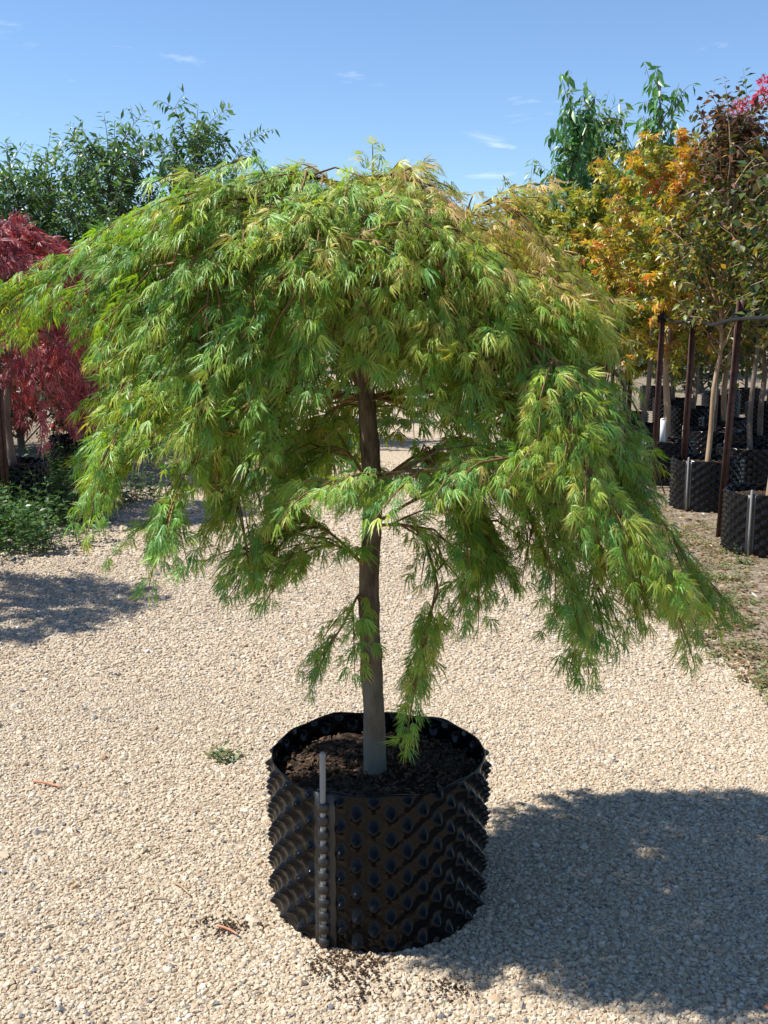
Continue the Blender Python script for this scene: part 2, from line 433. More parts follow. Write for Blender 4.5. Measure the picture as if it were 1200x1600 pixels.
def place_leaves(protos, P, D, N, L, tint, rng, tipcol=None, tipmask=None):
    """returns V, T, tint arrays for all the leaves"""
    P, D, N, L, tint = map(np.asarray, (P, D, N, L, tint))
    D = D / (np.linalg.norm(D, axis=1)[:, None] + 1e-9)
    Y = np.cross(N, D); Y /= np.linalg.norm(Y, axis=1)[:, None] + 1e-9
    Z = np.cross(D, Y)
    which = rng.integers(0, len(protos), len(P))
    Vs, Ts, Cs, off = [], [], [], 0
    for k, (V, T, S) in enumerate(protos):
        m = np.where(which == k)[0]
        if len(m) == 0: continue
        W = P[m][:, None, :] + L[m][:, None, None] * (V[None, :, 0, None] * D[m][:, None, :] + V[None, :, 1, None] * Y[m][:, None, :] + V[None, :, 2, None] * Z[m][:, None, :])
        C = np.repeat(tint[m][:, None, :], len(V), 1)
        if tipcol is not None:
            f = np.clip((S - .8) / .2, 0, 1)[None, :, None] * tipmask[m][:, None, None]
            C = C * (1 - f) + np.asarray(tipcol)[None, None, :] * f
        Vs.append(W.reshape(-1, 3)); Cs.append(C.reshape(-1, 3))
        Ts.append((T[None] + (np.arange(len(m)) * len(V))[:, None, None] + off).reshape(-1, 3))
        off += len(m) * len(V)
    return np.vstack(Vs), np.vstack(Ts), np.vstack(Cs), which

# ------------------------------------------------------------------ ground
def sheet(name, x0, x1, y0, y1, z, mat, nx=2, ny=2, edge=None):
    xs = np.linspace(x0, x1, nx); ys = np.linspace(y0, y1, ny)
    V = np.array([[x, y, z] for y in ys for x in xs], float)
    F = [[j * nx + i, j * nx + i + 1, (j + 1) * nx + i + 1, (j + 1) * nx + i] for j in range(ny - 1) for i in range(nx - 1)]
    return link(name, np_mesh(name, V, F, mat), kind='structure')

sheet('ground', -300, 300, -30, 500, 0.0, M['gravel_ground'])

def verge(name, side, seed):
    rng = np.random.default_rng(seed)
    ys = np.concatenate([np.linspace(-2, 14, 90), np.linspace(14.5, 120, 40)])
    w = np.cumsum(rng.normal(0, .05, len(ys))); w -= np.linspace(w[0], w[-1], len(ys)); w = np.clip(w, -.22, .22)
    V, F = [], []
    for i, y in enumerate(ys):
        if side > 0:
            e = 1.42 + .052 * y + w[i]; xs = (e, e + .25, e + .8, 60)
        else:
            e = -2.28 - .02 * y + w[i]; xs = (-60, e - .8, e - .25, e)
        h = (0.003, 0.012, 0.02, 0.03) if side > 0 else (0.03, 0.02, 0.012, 0.003)
        V += [[xs[k], y, h[k]] for k in range(4)]
    for i in range(len(ys) - 1):
        for k in range(3):
            a = i * 4 + k
            F.append([a, a + 1, a + 5, a + 4])
    return link(name, np_mesh(name, V, F, M['verge']), kind='structure'), ys, w
_, vy, vw = verge('soil_verge', 1, 3)
_, vyl, vwl = verge('soil_verge', -1, 4)
def right_edge(y): return 1.42 + .052 * y + np.interp(y, vy, vw)
def left_edge(y): return -2.28 - .02 * y + np.interp(y, vyl, vwl)

# ------------------------------------------------------------------ gravel: real stones, scattered with geometry nodes
def gravel():
    rng = np.random.default_rng(11)
    pts, sc = [], []
    def zone(y0, y1, dens, smin, smax, xpad=.25):
        wmax = .40 * y1 + xpad
        n = int(dens * (y1 - y0) * 2 * wmax)
        y = rng.uniform(y0, y1, n); x = rng.uniform(-wmax, wmax, n)
        k = np.abs(x) < .40 * y + xpad
        x, y = x[k], y[k]
        inpot = (x + .017) ** 2 + (y - 2.739) ** 2 < .26 ** 2
        on = (x < right_edge(y) + rng.exponential(.12, len(y))) & (x > left_edge(y) - rng.exponential(.1, len(y))) & ~inpot
        x, y = x[on], y[on]
        s = smin + (smax - smin) * rng.beta(1.3, 3.6, len(x))
        big = rng.random(len(x)) < .012
        s = np.where(big, s * rng.uniform(1.5, 2.3, len(x)), s)
        pts.append(np.stack([x, y, s * .18], -1)); sc.append(s)
    zone(1.7, 3.0, 22000, .0024, .0102)
    zone(3.0, 4.5, 13500, .003, .0102)
    zone(4.5, 7.0, 4300, .005, .0125)
    zone(7.0, 12.0, 900, .008, .016)
    P = np.vstack(pts); S = np.concatenate(sc); n = len(P)
    me = bpy.data.meshes.new('gravel')
    me.vertices.add(n); me.vertices.foreach_set('co', P.astype(np.float32).ravel())
    a = me.attributes.new('size', 'FLOAT', 'POINT'); a.data.foreach_set('value', S.astype(np.float32))
    tone = rng.beta(2.2, 1.9, n); odd = rng.random(n); tone = np.where(odd < .035, rng.uniform(0, .05, n), tone)
    a = me.attributes.new('tone', 'FLOAT', 'POINT'); a.data.foreach_set('value', tone.astype(np.float32))
    rot = np.stack([rng.normal(0, .35, n), rng.normal(0, .35, n), rng.uniform(0, 6.28, n)], -1)
    a = me.attributes.new('rot', 'FLOAT_VECTOR', 'POINT'); a.data.foreach_set('vector', rot.astype(np.float32).ravel())
    o = link('gravel', me, kind='stuff', label='pale beige and tan crushed gravel covering the drive', cat='gravel')
    ng = bpy.data.node_groups.new('gravel_scatter', 'GeometryNodeTree')
    ng.interface.new_socket('Geometry', in_out='INPUT', socket_type='NodeSocketGeometry')
    ng.interface.new_socket('Geometry', in_out='OUTPUT', socket_type='NodeSocketGeometry')
    N, L = ng.nodes, ng.links
    gi = N.new('NodeGroupInput'); go = N.new('NodeGroupOutput')
    g2i = N.new('GeometryNodeGeometryToInstance')
    for v in range(6):
        ico = N.new('GeometryNodeMeshIcoSphere'); ico.inputs['Radius'].default_value = 1.0; ico.inputs['Subdivisions'].default_value = 1 if v < 4 else 2
        sp = N.new('GeometryNodeSetPosition')
        rv = N.new('FunctionNodeRandomValue'); rv.data_type = 'FLOAT_VECTOR'
        rv.inputs['Min'].default_value = (-.38, -.38, -.3); rv.inputs['Max'].default_value = (.38, .38, .3)
        if v >= 4:
            rv.inputs['Min'].default_value = (-.16, -.16, -.16); rv.inputs['Max'].default_value = (.16, .16, .16)
        rv.inputs['Seed'].default_value = v * 7 + 1
        L.new(ico.outputs['Mesh'], sp.inputs['Geometry']); L.new(rv.outputs[0], sp.inputs['Offset'])
        tr = N.new('GeometryNodeTransform'); tr.inputs['Scale'].default_value = (1.25 - .07 * v, .85 + .05 * v, .62 + .03 * v)
        L.new(sp.outputs[0], tr.inputs['Geometry'])
        sm = N.new('GeometryNodeSetMaterial'); sm.inputs['Material'].default_value = M['stone']
        L.new(tr.outputs[0], sm.inputs['Geometry'])
        L.new(sm.outputs[0], g2i.inputs[0])
    iop = N.new('GeometryNodeInstanceOnPoints')
    m2p = N.new('GeometryNodeMeshToPoints')
    L.new(gi.outputs[0], m2p.inputs[0])
    L.new(m2p.outputs[0], iop.inputs['Points']); L.new(g2i.outputs[0], iop.inputs['Instance'])
    iop.inputs['Pick Instance'].default_value = True
    ri = N.new('FunctionNodeRandomValue'); ri.data_type = 'INT'
    for s in ri.inputs:
        if s.name == 'Min' and s.type == 'INT': s.default_value = 0
        if s.name == 'Max' and s.type == 'INT': s.default_value = 5
    L.new([s for s in ri.outputs if s.type == 'INT'][0], iop.inputs['Instance Index'])
    na = N.new('GeometryNodeInputNamedAttribute'); na.data_type = 'FLOAT'; na.inputs['Name'].default_value = 'size'
    L.new(na.outputs['Attribute'], iop.inputs['Scale'])
    nr = N.new('GeometryNodeInputNamedAttribute'); nr.data_type = 'FLOAT_VECTOR'; nr.inputs['Name'].default_value = 'rot'
    L.new(nr.outputs['Attribute'], iop.inputs['Rotation'])
    L.new(iop.outputs[0], go.inputs[0])
    md = o.modifiers.new('scatter', 'NODES'); md.node_group = ng
    me.materials.append(M['stone'])
gravel()

# ------------------------------------------------------------------ dimpled air-pruning pots
POT_R, POT_H = 0.283, 0.41
def pot_wall_mesh(name, nu, nv, seam=0.0, mat='pot'):
    th = np.linspace(0, 2 * np.pi, nu, endpoint=False); zz = np.linspace(0, POT_H, nv)
    TH, ZZ = np.meshgrid(th, zz)
    s = np.cos(22 * TH) * np.cos(2 * np.pi * (ZZ - .02) / .067)
    d = np.where(s > 0, .004 * np.abs(s) + .0145 * np.abs(s) ** 3, -.006 * np.abs(s) ** 1.2)
    dth = np.abs((TH - seam + np.pi) % (2 * np.pi) - np.pi)
    d = d * np.clip((dth - .085) / .05, 0, 1)
    wob = .004 * np.sin(2 * TH + .7) + .003 * np.sin(3 * TH + 2 * ZZ / POT_H)
    rim = np.clip((POT_H - ZZ) / .012, 0, 1)
    R = POT_R + d * (.35 + .65 * rim) + wob + .004 * (ZZ / POT_H)
    ztop = ZZ + np.where(ZZ > POT_H - 1e-6, .004 * np.sin(5 * TH) + .003 * np.sin(11 * TH + 1), 0)
    out = np.stack([R * np.cos(TH), R * np.sin(TH), ztop], -1).reshape(-1, 3)
    Ri = R - .003
    inn = np.stack([Ri * np.cos(TH), Ri * np.sin(TH), ztop], -1).reshape(-1, 3)
    n = nu * nv
    i = np.arange(nv - 1)[:, None] * nu; j = np.arange(nu)[None, :]; jn = (j + 1) % nu
    Fo = np.stack([i + j, i + jn, i + nu + jn, i + nu + j], -1).reshape(-1, 4)
    Fi = Fo[:, ::-1] + n
    k = np.arange(nu); kn = (k + 1) % nu; t = (nv - 1) * nu
    Fr = np.stack([t + k, t + kn, n + t + kn, n + t + k], -1)
    Fb = np.stack([kn, k, n + k, n + kn], -1)
    return np_mesh(name, np.vstack([out, inn]), np.vstack([Fo, Fi, Fr, Fb]), M[mat], smooth=True)

def seam_mesh():
    a = Acc()
    th = np.linspace(-.10, .10, 9); zz = np.linspace(.004, POT_H - .004, 10)
    V, F = [], []
    for z in zz:
        for q, t in enumerate(th):
            r = POT_R + .010 + (.003 if 2 < q < 6 else 0)
            V.append([r * math.cos(t), r * math.sin(t), z])
    b = len(V)
    for z in zz:
        for t in th:
            V.append([(POT_R - .008) * math.cos(t), (POT_R - .008) * math.sin(t), z])
    nn = len(th)
    for i in range(len(zz) - 1):
        for j in range(nn - 1):
            q = i * nn + j
            F.append([q, q + 1, q + nn + 1, q + nn]); F.append([b + q, b + q + nn, b + q + nn + 1, b + q + 1])
    for i in range(len(zz) - 1):
        q = i * nn
        F.append([q, q + nn, b + q + nn, b + q]); q += nn - 1
        F.append([q, b + q, b + q + nn, q + nn])
    for j in range(nn - 1):
        q = j; F.append([q, b + q, b + q + 1, q + 1])
        q = (len(zz) - 1) * nn + j; F.append([q, q + 1, b + q + 1, b + q])
    a.add(np.array(V), tris(np.array(F)))
    return a.mesh('seam_strip', M['potstrip'], smooth=False)
def rod_mesh(top):
    a = Acc(); a.tube([[POT_R + .0165, 0, .006], [POT_R + .0165, 0, .2], [POT_R + .0165, .001, top - .006], [POT_R + .0165, .001, top]], [.0075, .0075, .0075, .004], 10)
    return a.mesh('fastening_rod', M['rod'])
def clip_mesh():
    a = Acc()
    pts = []
    for t in np.linspace(-1.35, 1.35, 7):
        pts.append([POT_R + .0125 + .0145 * math.cos(t), .0145 * math.sin(t)])
    V, F = [], []
    for (x, y) in pts:
        V += [[x, y, -.0115], [x, y, .0115]]
    for (x, y) in pts:
        V += [[x - .0028, y * .8, -.0115], [x - .0028, y * .8, .0115]]
    m = len(pts)
    for i in range(m - 1):
        q = 2 * i; F += [[q, q + 2, q + 3, q + 1]]; q += 2 * m; F += [[q, q + 1, q + 3, q + 2]]
        F += [[2 * i, 2 * m + 2 * i, 2 * m + 2 * i + 2, 2 * i + 2], [2 * i + 1, 2 * i + 3, 2 * m + 2 * i + 3, 2 * m + 2 * i + 1]]
    a.add(np.array(V), tris(np.array(F)))
    return a.mesh('clip_loop', M['potstrip'], smooth=False)
def soil_mesh(level, nr=26, nt=90, seed=1):
    rng = np.random.default_rng(seed)
    V = [[0, 0, level + .012]]; F = []
    for i in range(1, nr + 1):
        r = (POT_R - .008) * i / nr
        for j in range(nt):
            t = 2 * np.pi * j / nt
            h = .012 * (1 - (i / nr) ** 2) + rng.normal(0, .0045) - (.006 if i > nr - 2 else 0) + .006 * math.sin(3 * t + 8 * r)
            V.append([r * math.cos(t), r * math.sin(t), level + h])
    for j in range(nt):
        F.append([0, 1 + j, 1 + (j + 1) % nt])
    for i in range(nr - 1):
        for j in range(nt):
            a = 1 + i * nt + j; b = 1 + i * nt + (j + 1) % nt
            F += [[a, a + nt, b + nt], [a, b + nt, b]]
    return np_mesh('soil', V, F, M['soil'])
def chip_mesh(level, n, seed):
    rng = np.random.default_rng(seed); a = Acc()
    for _ in range(n):
        r = (POT_R - .02) * math.sqrt(rng.random()); t = rng.uniform(0, 6.28)
        l, w, h = rng.uniform(.008, .032), rng.uniform(.004, .011), rng.uniform(.002, .006)
        q = np.array([[-1, -.7, 0], [.6, -1, 0], [1, .3, .2], [-.5, 1, 0], [-.7, -.4, 1], [.5, -.6, 1.1], [.6, .3, 1], [-.4, .6, .9]]) * [l / 2, w / 2, h]
        m = np.array(Matrix.Rotation(rng.uniform(0, 6.28), 3, 'Z') @ Matrix.Rotation(rng.normal(0, .45), 3, 'X') @ Matrix.Rotation(rng.normal(0, .3), 3, 'Y'))
        q = q @ m.T + [r * math.cos(t), r * math.sin(t), level + .014 * (1 - (r / POT_R) ** 2) + .004]
        F = np.array([[0, 3, 2, 1], [4, 5, 6, 7], [0, 1, 5, 4], [1, 2, 6, 5], [2, 3, 7, 6], [3, 0, 4, 7]])
        a.add(q, tris(F))
    return a.mesh('bark_chip', M['chip'], smooth=False)

POT_X, POT_Y = -0.017, 2.739
me_wall_hi = pot_wall_mesh('pot_wall', 44 * 8, 12 * 7 + 1)
me_wall_lo = pot_wall_mesh('pot_wall_far', 44 * 4, 12 * 4 + 1, mat='newpot')
me_seam, me_clip = seam_mesh(), clip_mesh()
me_rod, me_rod_lo = rod_mesh(.515), rod_mesh(.44)
SOIL_Z = .352
me_soil = soil_mesh(SOIL_Z); me_chips = chip_mesh(SOIL_Z, 900, 5); me_chips_lo = chip_mesh(SOIL_Z, 120, 6)

def make_pot(x, y, rz, label, group, main=False):
    e = link('plant_pot', None, label=label, cat='pot', group=group, loc=(x, y, 0 if main else .02), rotz=rz)
    link('pot_wall', me_wall_hi if main else me_wall_lo, e)
    s = link('seam_strip', me_seam, e)
    link('fastening_rod', me_rod if main else me_rod_lo, s, label='clear grey plastic rod threaded through the black loops' if main else None)
    if main:
        for k in range(11):
            c = link('clip_loop', me_clip, s); c.location = (0, 0, .02 + k * .0355)
    so = link('soil', me_soil, e)
    c = link('bark_chips', me_chips if main else me_chips_lo, so, kind='stuff')
    return e
main_pot = make_pot(POT_X, POT_Y, R_(270 - 26), 'black dimpled plastic pot on gravel holding the green weeping maple', None, True)

# ------------------------------------------------------------------ the weeping laceleaf maple
def interp_az(table):
    a = np.array([k for k, _ in table] + [table[0][0] + 360.]); v = np.array([k for _, k in table] + [table[0][1]])
    return lambda ph: np.interp(np.degrees(ph) % 360, a, v)

def weeping_maple(cx, cy, seed, head, rtop, rhem, hem, zdome, n_prim, n_top, n_curt, leaf_len, curt_w=None, spacing=.03, specials=(), leaf_from=.35, smax=.50):
    rng = np.random.default_rng(seed)
    prims = []
    for i in range(n_prim):
        ph = 2 * np.pi * (i + rng.uniform(-.4, .4)) / n_prim
        d = np.array([math.cos(ph), math.sin(ph), 0])
        R = rtop(ph) * rng.uniform(.55, .98); z0 = rng.uniform(head[2] - .22, head[2] + .05)
        zt = zdome(ph, R / rtop(ph)) - rng.uniform(.05, .12)
        hm = hem(ph) + rng.uniform(.12, .45)
        p0 = np.array([head[0], head[1], z0])
        p1 = np.array([cx, cy, 0]) + d * R * .35 + [0, 0, zt + .22]
        p2 = np.array([cx, cy, 0]) + d * R * 1.0 + [0, 0, zt + .1]
        p3 = np.array([cx, cy, 0]) + d * (rhem(ph) * .9 if R > .75 * rtop(ph) else R) + [0, 0, max(hm, zt - .5)]
        prims.append(bez([p0, p1, p2, p3], 18) + np.cumsum(rng.normal(0, .006, (18, 3)), 0))
    for sp in specials:
        prims.append(catmull(sp['path'], 5))
    Q = np.vstack(prims)
    targets = []
    for _ in range(n_top):
        ph = rng.uniform(0, 2 * np.pi); u = math.sqrt(rng.random())
        r = rtop(ph) * u
        z = zdome(ph, u) - abs(rng.normal(0, .05)) + (rng.random() < .10) * rng.uniform(0, .07)
        targets.append((np.array([cx + r * math.cos(ph), cy + r * math.sin(ph), z]), 0))
    k = 0
    while k < n_curt:
        ph = rng.uniform(0, 2 * np.pi)
        if curt_w is not None and rng.random() > curt_w(ph): continue
        zt = zdome(ph, 1.0); h = hem(ph) + rng.normal(0, .035)
        z = h + (zt - h) * rng.random() ** .9
        f = np.clip((zt - z) / max(zt - h, .05), 0, 1)
        r = (rtop(ph) * (1 - f) + rhem(ph) * f) * (1 - .26 * rng.random() ** 1.6)
        if rng.random() < .28: r *= rng.uniform(.35, 1)
        targets.append((np.array([cx + r * math.cos(ph), cy + r * math.sin(ph), z]), 1)); k += 1
    twigs = Acc()
    P, D, Nn, L = [], [], [], []
    def leaves_on(curve, f0, sp, scale=1.0):
        seg = np.linalg.norm(np.diff(curve, axis=0), axis=1); s = np.concatenate([[0], np.cumsum(seg)])
        tot = s[-1]
        x = tot * f0
        side = 1
        while x < tot + 1e-6:
            i = min(np.searchsorted(s, x), len(curve) - 1); i = max(i, 1)
            q = (x - s[i - 1]) / (seg[i - 1] + 1e-9)
            pt = curve[i - 1] * (1 - q) + curve[i] * q
            tg = (curve[i] - curve[i - 1]) / (seg[i - 1] + 1e-9)
            hz = np.array([tg[1], -tg[0], 0]); hz /= np.linalg.norm(hz) + 1e-6
            for sd in (-1, 1):
                outw = np.array([pt[0] - cx, pt[1] - cy, 0]); outw /= np.linalg.norm(outw) + 1e-6
                d = .85 * tg + sd * rng.uniform(.1, .7) * hz + np.array([0, 0, -rng.uniform(-.05, .6)]) + .6 * outw + rng.normal(0, .36, 3)
                nn = np.array([0, 0, 1.0]) + .7 * outw + rng.normal(0, .6, 3)
                P.append(pt + rng.normal(0, .006, 3) + .018 * sd * hz); D.append(d); Nn.append(nn)
                L.append(leaf_len * rng.uniform(.5, 1.4) * scale)
            x += sp * rng.uniform(.8, 1.3)
        tg = curve[-1] - curve[-2]; tg = tg / (np.linalg.norm(tg) + 1e-9)
        P.append(curve[-1]); D.append(tg + [0, 0, -.3]); Nn.append([0, 0, 1] + rng.normal(0, .3, 3)); L.append(leaf_len * 1.05)
    C0 = np.array([cx, cy])
    for T, kind in targets:
        dv = Q - T; dist = np.linalg.norm(dv, axis=1)
        rq = np.linalg.norm(Q[:, :2] - C0, axis=1); rt = np.linalg.norm(T[:2] - C0)
        cost = np.abs(dist - .24) + 1.2 * np.clip(T[2] + .02 - Q[:, 2], 0, None) * (1 if kind else .25) + .9 * np.clip(rq - rt, 0, None)
        q = Q[np.argmin(cost + rng.uniform(0, .05, len(cost)))]
        v = T - q; ln = np.linalg.norm(v)
        if ln > smax: q = T - v * smax / ln; 
        ow = np.array([T[0] - cx, T[1] - cy, 0]); ow /= np.linalg.norm(ow) + 1e-6
        c = bez([q, q + (T - q) * .35 + [0, 0, .06] + rng.normal(0, .015, 3), T + [0, 0, .06] - ow * .085 + rng.normal(0, .02, 3), T], 8)
        V3, F3 = tube(c[[0, 2, 4, 6, 7]], np.linspace(.0032, .001, 5), 3, False); twigs.add(V3, tris(F3))
        leaves_on(c, leaf_from, spacing * rng.choice([.85, .95, 1.1, 1.5]))
    for sp in specials:
        c = catmull(sp['path'], 5)
        if sp.get('sprays', 0) == 0:
            leaves_on(c, sp.get('from', .3), spacing)
        for j in range(sp.get('sprays', 0)):
            t = rng.uniform(sp.get('from', .25), 1); i = int(t * (len(c) - 2))
            q = c[i]; tg = c[i + 1] - c[i]; tg = tg / (np.linalg.norm(tg) + 1e-9)
            hz = np.array([tg[1], -tg[0], 0]); hz /= np.linalg.norm(hz) + 1e-6
            v = tg * rng.uniform(.5, 1) + hz * rng.uniform(-.8, .8) + np.array([0, 0, rng.uniform(-.5, .15)])
            v = v / np.linalg.norm(v) * rng.uniform(.10, .22)
            cc = bez([q, q + v * .5 + [0, 0, .025], q + v], 6)
            twigs.tube(cc, np.linspace(.0026, .001, 6), 4)
            leaves_on(cc, .2, spacing)
    return prims, twigs, np.array(P), np.array(D), np.array(Nn), np.array(L), rng

def main_tree():
    cx, cy = -0.01, 2.74
    rtop = interp_az([(0, .62), (45, .62), (90, .66), (135, .70), (180, .75), (225, .66), (270, .50), (315, .57)])
    rhem = interp_az([(0, .82), (30, .78), (60, .68), (90, .64), (135, .68), (180, .76), (215, .72), (245, .58), (270, .50), (295, .50), (325, .66), (345, .78)])
    hem = interp_az([(0, .76), (25, .82), (45, .98), (62, 1.22), (80, 1.24), (98, 1.02), (130, 1.10), (150, 1.12), (180, 1.20), (215, 1.22), (240, 1.24), (255, 1.33), (285, 1.36), (305, 1.12), (325, .95), (345, .78)])
    cw = interp_az([(0, 1.0), (45, .9), (60, .5), (80, .5), (100, .95), (180, 1.0), (225, 1.0), (250, .75), (285, .55), (310, .8), (340, 1.0)])
    def zdome(ph, u):
        x = u * math.cos(ph)
        return 1.79 - .02 * u ** 2 - .085 * u ** 4 - .03 * x - .13 * max(x, 0) ** 1.5 + .018 * math.sin(5 * ph + 1) + .02 * math.sin(9 * u + 3 * ph)
    # trunk path read from the photograph at the depth of the trunk
    tp = [at_y(x, y, 2.70) for x, y in ((586, 1240), (585, 1180), (584, 1110), (580, 1040), (577, 960), (577, 890), (582, 820), (582, 760), (577, 690), (572, 620), (568, 560), (571, 500), (580, 445))]
    tp[0][2] = SOIL_Z - .05
    head = tp[-2].copy()
    ZS = -.10
    sp = [
        # long high arm to the left
        dict(path=[tp[-3], [-.25, 2.70, 1.68], [-.58, 2.66, 1.70], [-.82, 2.66, 1.63], [-.97, 2.66, 1.53]], sprays=18, **{'from': .55}),
        dict(path=[tp[-3], [-.30, 2.80, 1.70], [-.62, 2.84, 1.66], [-.86, 2.86, 1.57], [-1.0, 2.86, 1.46]], sprays=10, **{'from': .6}),
        # front branch crossing the trunk
        dict(path=[tp[-2], [.20, 2.50, 1.56], [.38, 2.30, 1.42], [.32, 2.24, 1.28], [.12, 2.22, 1.235], [-.08, 2.22, 1.215], [-.20, 2.22, 1.16]], sprays=38, **{'from': .2}),
        dict(path=[tp[-2], [.22, 2.50, 1.55], [.36, 2.30, 1.40], [.43, 2.22, 1.21], [.52, 2.20, 1.10], [.60, 2.22, .98]], sprays=44, **{'from': .2}),
        dict(path=[tp[-2], [.22, 2.56, 1.46], [.32, 2.42, 1.22], [.38, 2.34, 1.02], [.42, 2.32, .92]], sprays=16, **{'from': .4}),
        # hanging strands close to the trunk
        dict(path=[tp[6], [.08, 2.66, 1.02], [.13, 2.60, .90], [.12, 2.60, .84], [.10, 2.60, .74], [.08, 2.60, .66]], sprays=18, **{'from': .1}),
        dict(path=[tp[6], [.12, 2.70, 1.10], [.24, 2.68, 1.02], [.25, 2.68, .92], [.20, 2.66, .84]], sprays=18, **{'from': .15}),
        dict(path=[tp[4], [-.06, 2.64, .86], [-.09, 2.62, .81], [-.12, 2.61, .76], [-.14, 2.60, .73]], sprays=8, **{'from': .3}),
        dict(path=[tp[5], [-.16, 2.64, 1.03], [-.28, 2.60, 1.0], [-.36, 2.56, .97]], sprays=16, **{'from': .1}),
        dict(path=[tp[5], [-.12, 2.62, .99], [-.22, 2.58, .97], [-.29, 2.55, .94]], sprays=10, **{'from': .15}),
        # right low skirts
        dict(path=[tp[-4], [.36, 2.62, 1.36], [.54, 2.58, 1.16], [.66, 2.56, .94], [.72, 2.55, .80]], sprays=26, **{'from': .35}),
        dict(path=[tp[-4], [.34, 2.74, 1.40], [.58, 2.76, 1.20], [.76, 2.76, .96], [.88, 2.76, .80]], sprays=26, **{'from': .35}),
        dict(path=[tp[-4], [.30, 2.60, 1.28], [.44, 2.56, 1.10], [.50, 2.52, .92], [.44, 2.48, .82]], sprays=18, **{'from': .4}),
        # left low skirts
        dict(path=[tp[-4], [-.36, 2.60, 1.38], [-.56, 2.54, 1.34], [-.63, 2.52, 1.24], [-.66, 2.50, 1.17]], sprays=26, **{'from': .4}),
        dict(path=[tp[-4], [-.30, 2.56, 1.34], [-.42, 2.48, 1.24], [-.48, 2.46, 1.13], [-.50, 2.44, 1.08]], sprays=22, **{'from': .4}),
        dict(path=[tp[7], [.10, 2.62, 1.20], [.20, 2.56, 1.08], [.23, 2.52, .97]], sprays=20, **{'from': .15}),
        dict(path=[tp[7], [.20, 2.70, 1.24], [.34, 2.66, 1.10], [.40, 2.62, .95]], sprays=20, **{'from': .2}),
        dict(path=[tp[7], [.12, 2.80, 1.20], [.22, 2.86, 1.08], [.28, 2.88, .98]], sprays=16, **{'from': .2}),
        dict(path=[tp[7], [-.12, 2.72, 1.22], [-.22, 2.72, 1.12], [-.28, 2.72, 1.03]], sprays=18, **{'from': .2}),
        # inner curtain that fills the skirt
        dict(path=[tp[-4], [-.22, 2.75, 1.36], [-.40, 2.80, 1.24], [-.45, 2.82, 1.12]], sprays=20, **{'from': .35}),
        dict(path=[tp[-4], [-.14, 2.85, 1.30], [-.25, 2.95, 1.18], [-.28, 2.98, 1.08]], sprays=18, **{'from': .35}),
        dict(path=[tp[-4], [-.26, 2.60, 1.30], [-.33, 2.54, 1.16], [-.35, 2.52, 1.07]], sprays=16, **{'from': .35}),
        dict(path=[tp[-4], [-.50, 2.66, 1.36], [-.64, 2.64, 1.28], [-.69, 2.62, 1.18]], sprays=20, **{'from': .35}),
        dict(path=[tp[-4], [.30, 2.85, 1.35], [.50, 2.90, 1.10], [.58, 2.90, .92]], sprays=20, **{'from': .35}),
        dict(path=[tp[-4], [.40, 2.66, 1.30], [.56, 2.60, 1.05], [.62, 2.58, .86]], sprays=20, **{'from': .35}),
        # feathery shoots on the top
        dict(path=[tp[-1], [-.06, 2.64, 1.78], [-.12, 2.62, 1.845], [-.19, 2.60, 1.86], [-.27, 2.58, 1.82]], sprays=12, **{'from': .35}),
        dict(path=[tp[-1], [-.02, 2.70, 1.76], [-.03, 2.68, 1.84], [.03, 2.66, 1.87], [.10, 2.64, 1.84]], sprays=9, **{'from': .35}),
        dict(path=[tp[-1], [.15, 2.70, 1.72], [.24, 2.66, 1.81], [.32, 2.62, 1.78]], sprays=7, **{'from': .4}),
        dict(path=[tp[-1], [-.24, 2.70, 1.72], [-.40, 2.66, 1.79], [-.50, 2.62, 1.76]], sprays=8, **{'from': .5}),
    ]
    prims, twigs, P, D, N, L, rng = weeping_maple(cx, cy, 21, head, rtop, rhem, hem, zdome, 44, 440, 720, .046, cw, spacing=.0160, specials=sp)
    root = link('weeping_maple', None, label='weeping green laceleaf maple with slim trunk growing in the black pot on gravel', cat='tree', loc=(0, 0, 0))
    # trunk
    c = catmull(tp, 12); n = len(c); q = np.linspace(0, 1, n)
    rad = np.interp(q, [0, .07, .2, .5, .75, 1], [.036, .030, .0270, .0245, .0225, .015])
    for kc, kw, kh in ((.235, .020, .10), (.345, .014, .07), (.43, .012, .06), (.56, .016, .09), (.66, .015, .08)):
        rad *= 1 + kh * np.exp(-((q - kc) / kw) ** 2)
    Vt, Ft = tube(c, rad, 22)
    rt = np.random.default_rng(2)
    ang = np.tile(np.arange(22), n) * 2 * np.pi / 22; zz = np.repeat(q, 22)
    amp = .020 * np.sin(3 * ang + 9 * zz) + .018 * np.sin(5 * ang - 21 * zz) + .015 * np.sin(2 * ang + 47 * zz) + rt.normal(0, .012, len(ang))
    for kz, ka in ((.27, 4.4), (.38, 5.3), (.47, 3.6), (.60, 4.9)):                 # pruning knots
        amp += .22 * np.exp(-((zz - kz) / .009) ** 2 - ((ang - ka + np.pi) % (2 * np.pi) - np.pi) ** 2 / .12)
    ctr = np.repeat(c, 22, axis=0)
    Vt[:len(ang)] = ctr + (Vt[:len(ang)] - ctr) * (1 + amp)[:, None]
    tr = link('trunk', np_mesh('trunk', Vt, tris(Ft), M['bark'], smooth=True), root)
    for p in prims[:44:2] + prims[44:]:
        a = Acc(); m = len(p); a.tube(p, np.linspace(.0085 if m == 18 else .0045, .0016, m), 6)
        link('limb', a.mesh('limb', M['bark'] if len(p) == 18 else M['twig']), root)
    for p in prims[1:44:2]:
        twigs.tube(p, np.linspace(.006, .002, len(p)), 5)
    link('twigs', twigs.mesh('twigs', M['twig']), root, kind='stuff')
    # colours of the leaves: blue-green low and left, yellower and browner high and right
    n = len(P)
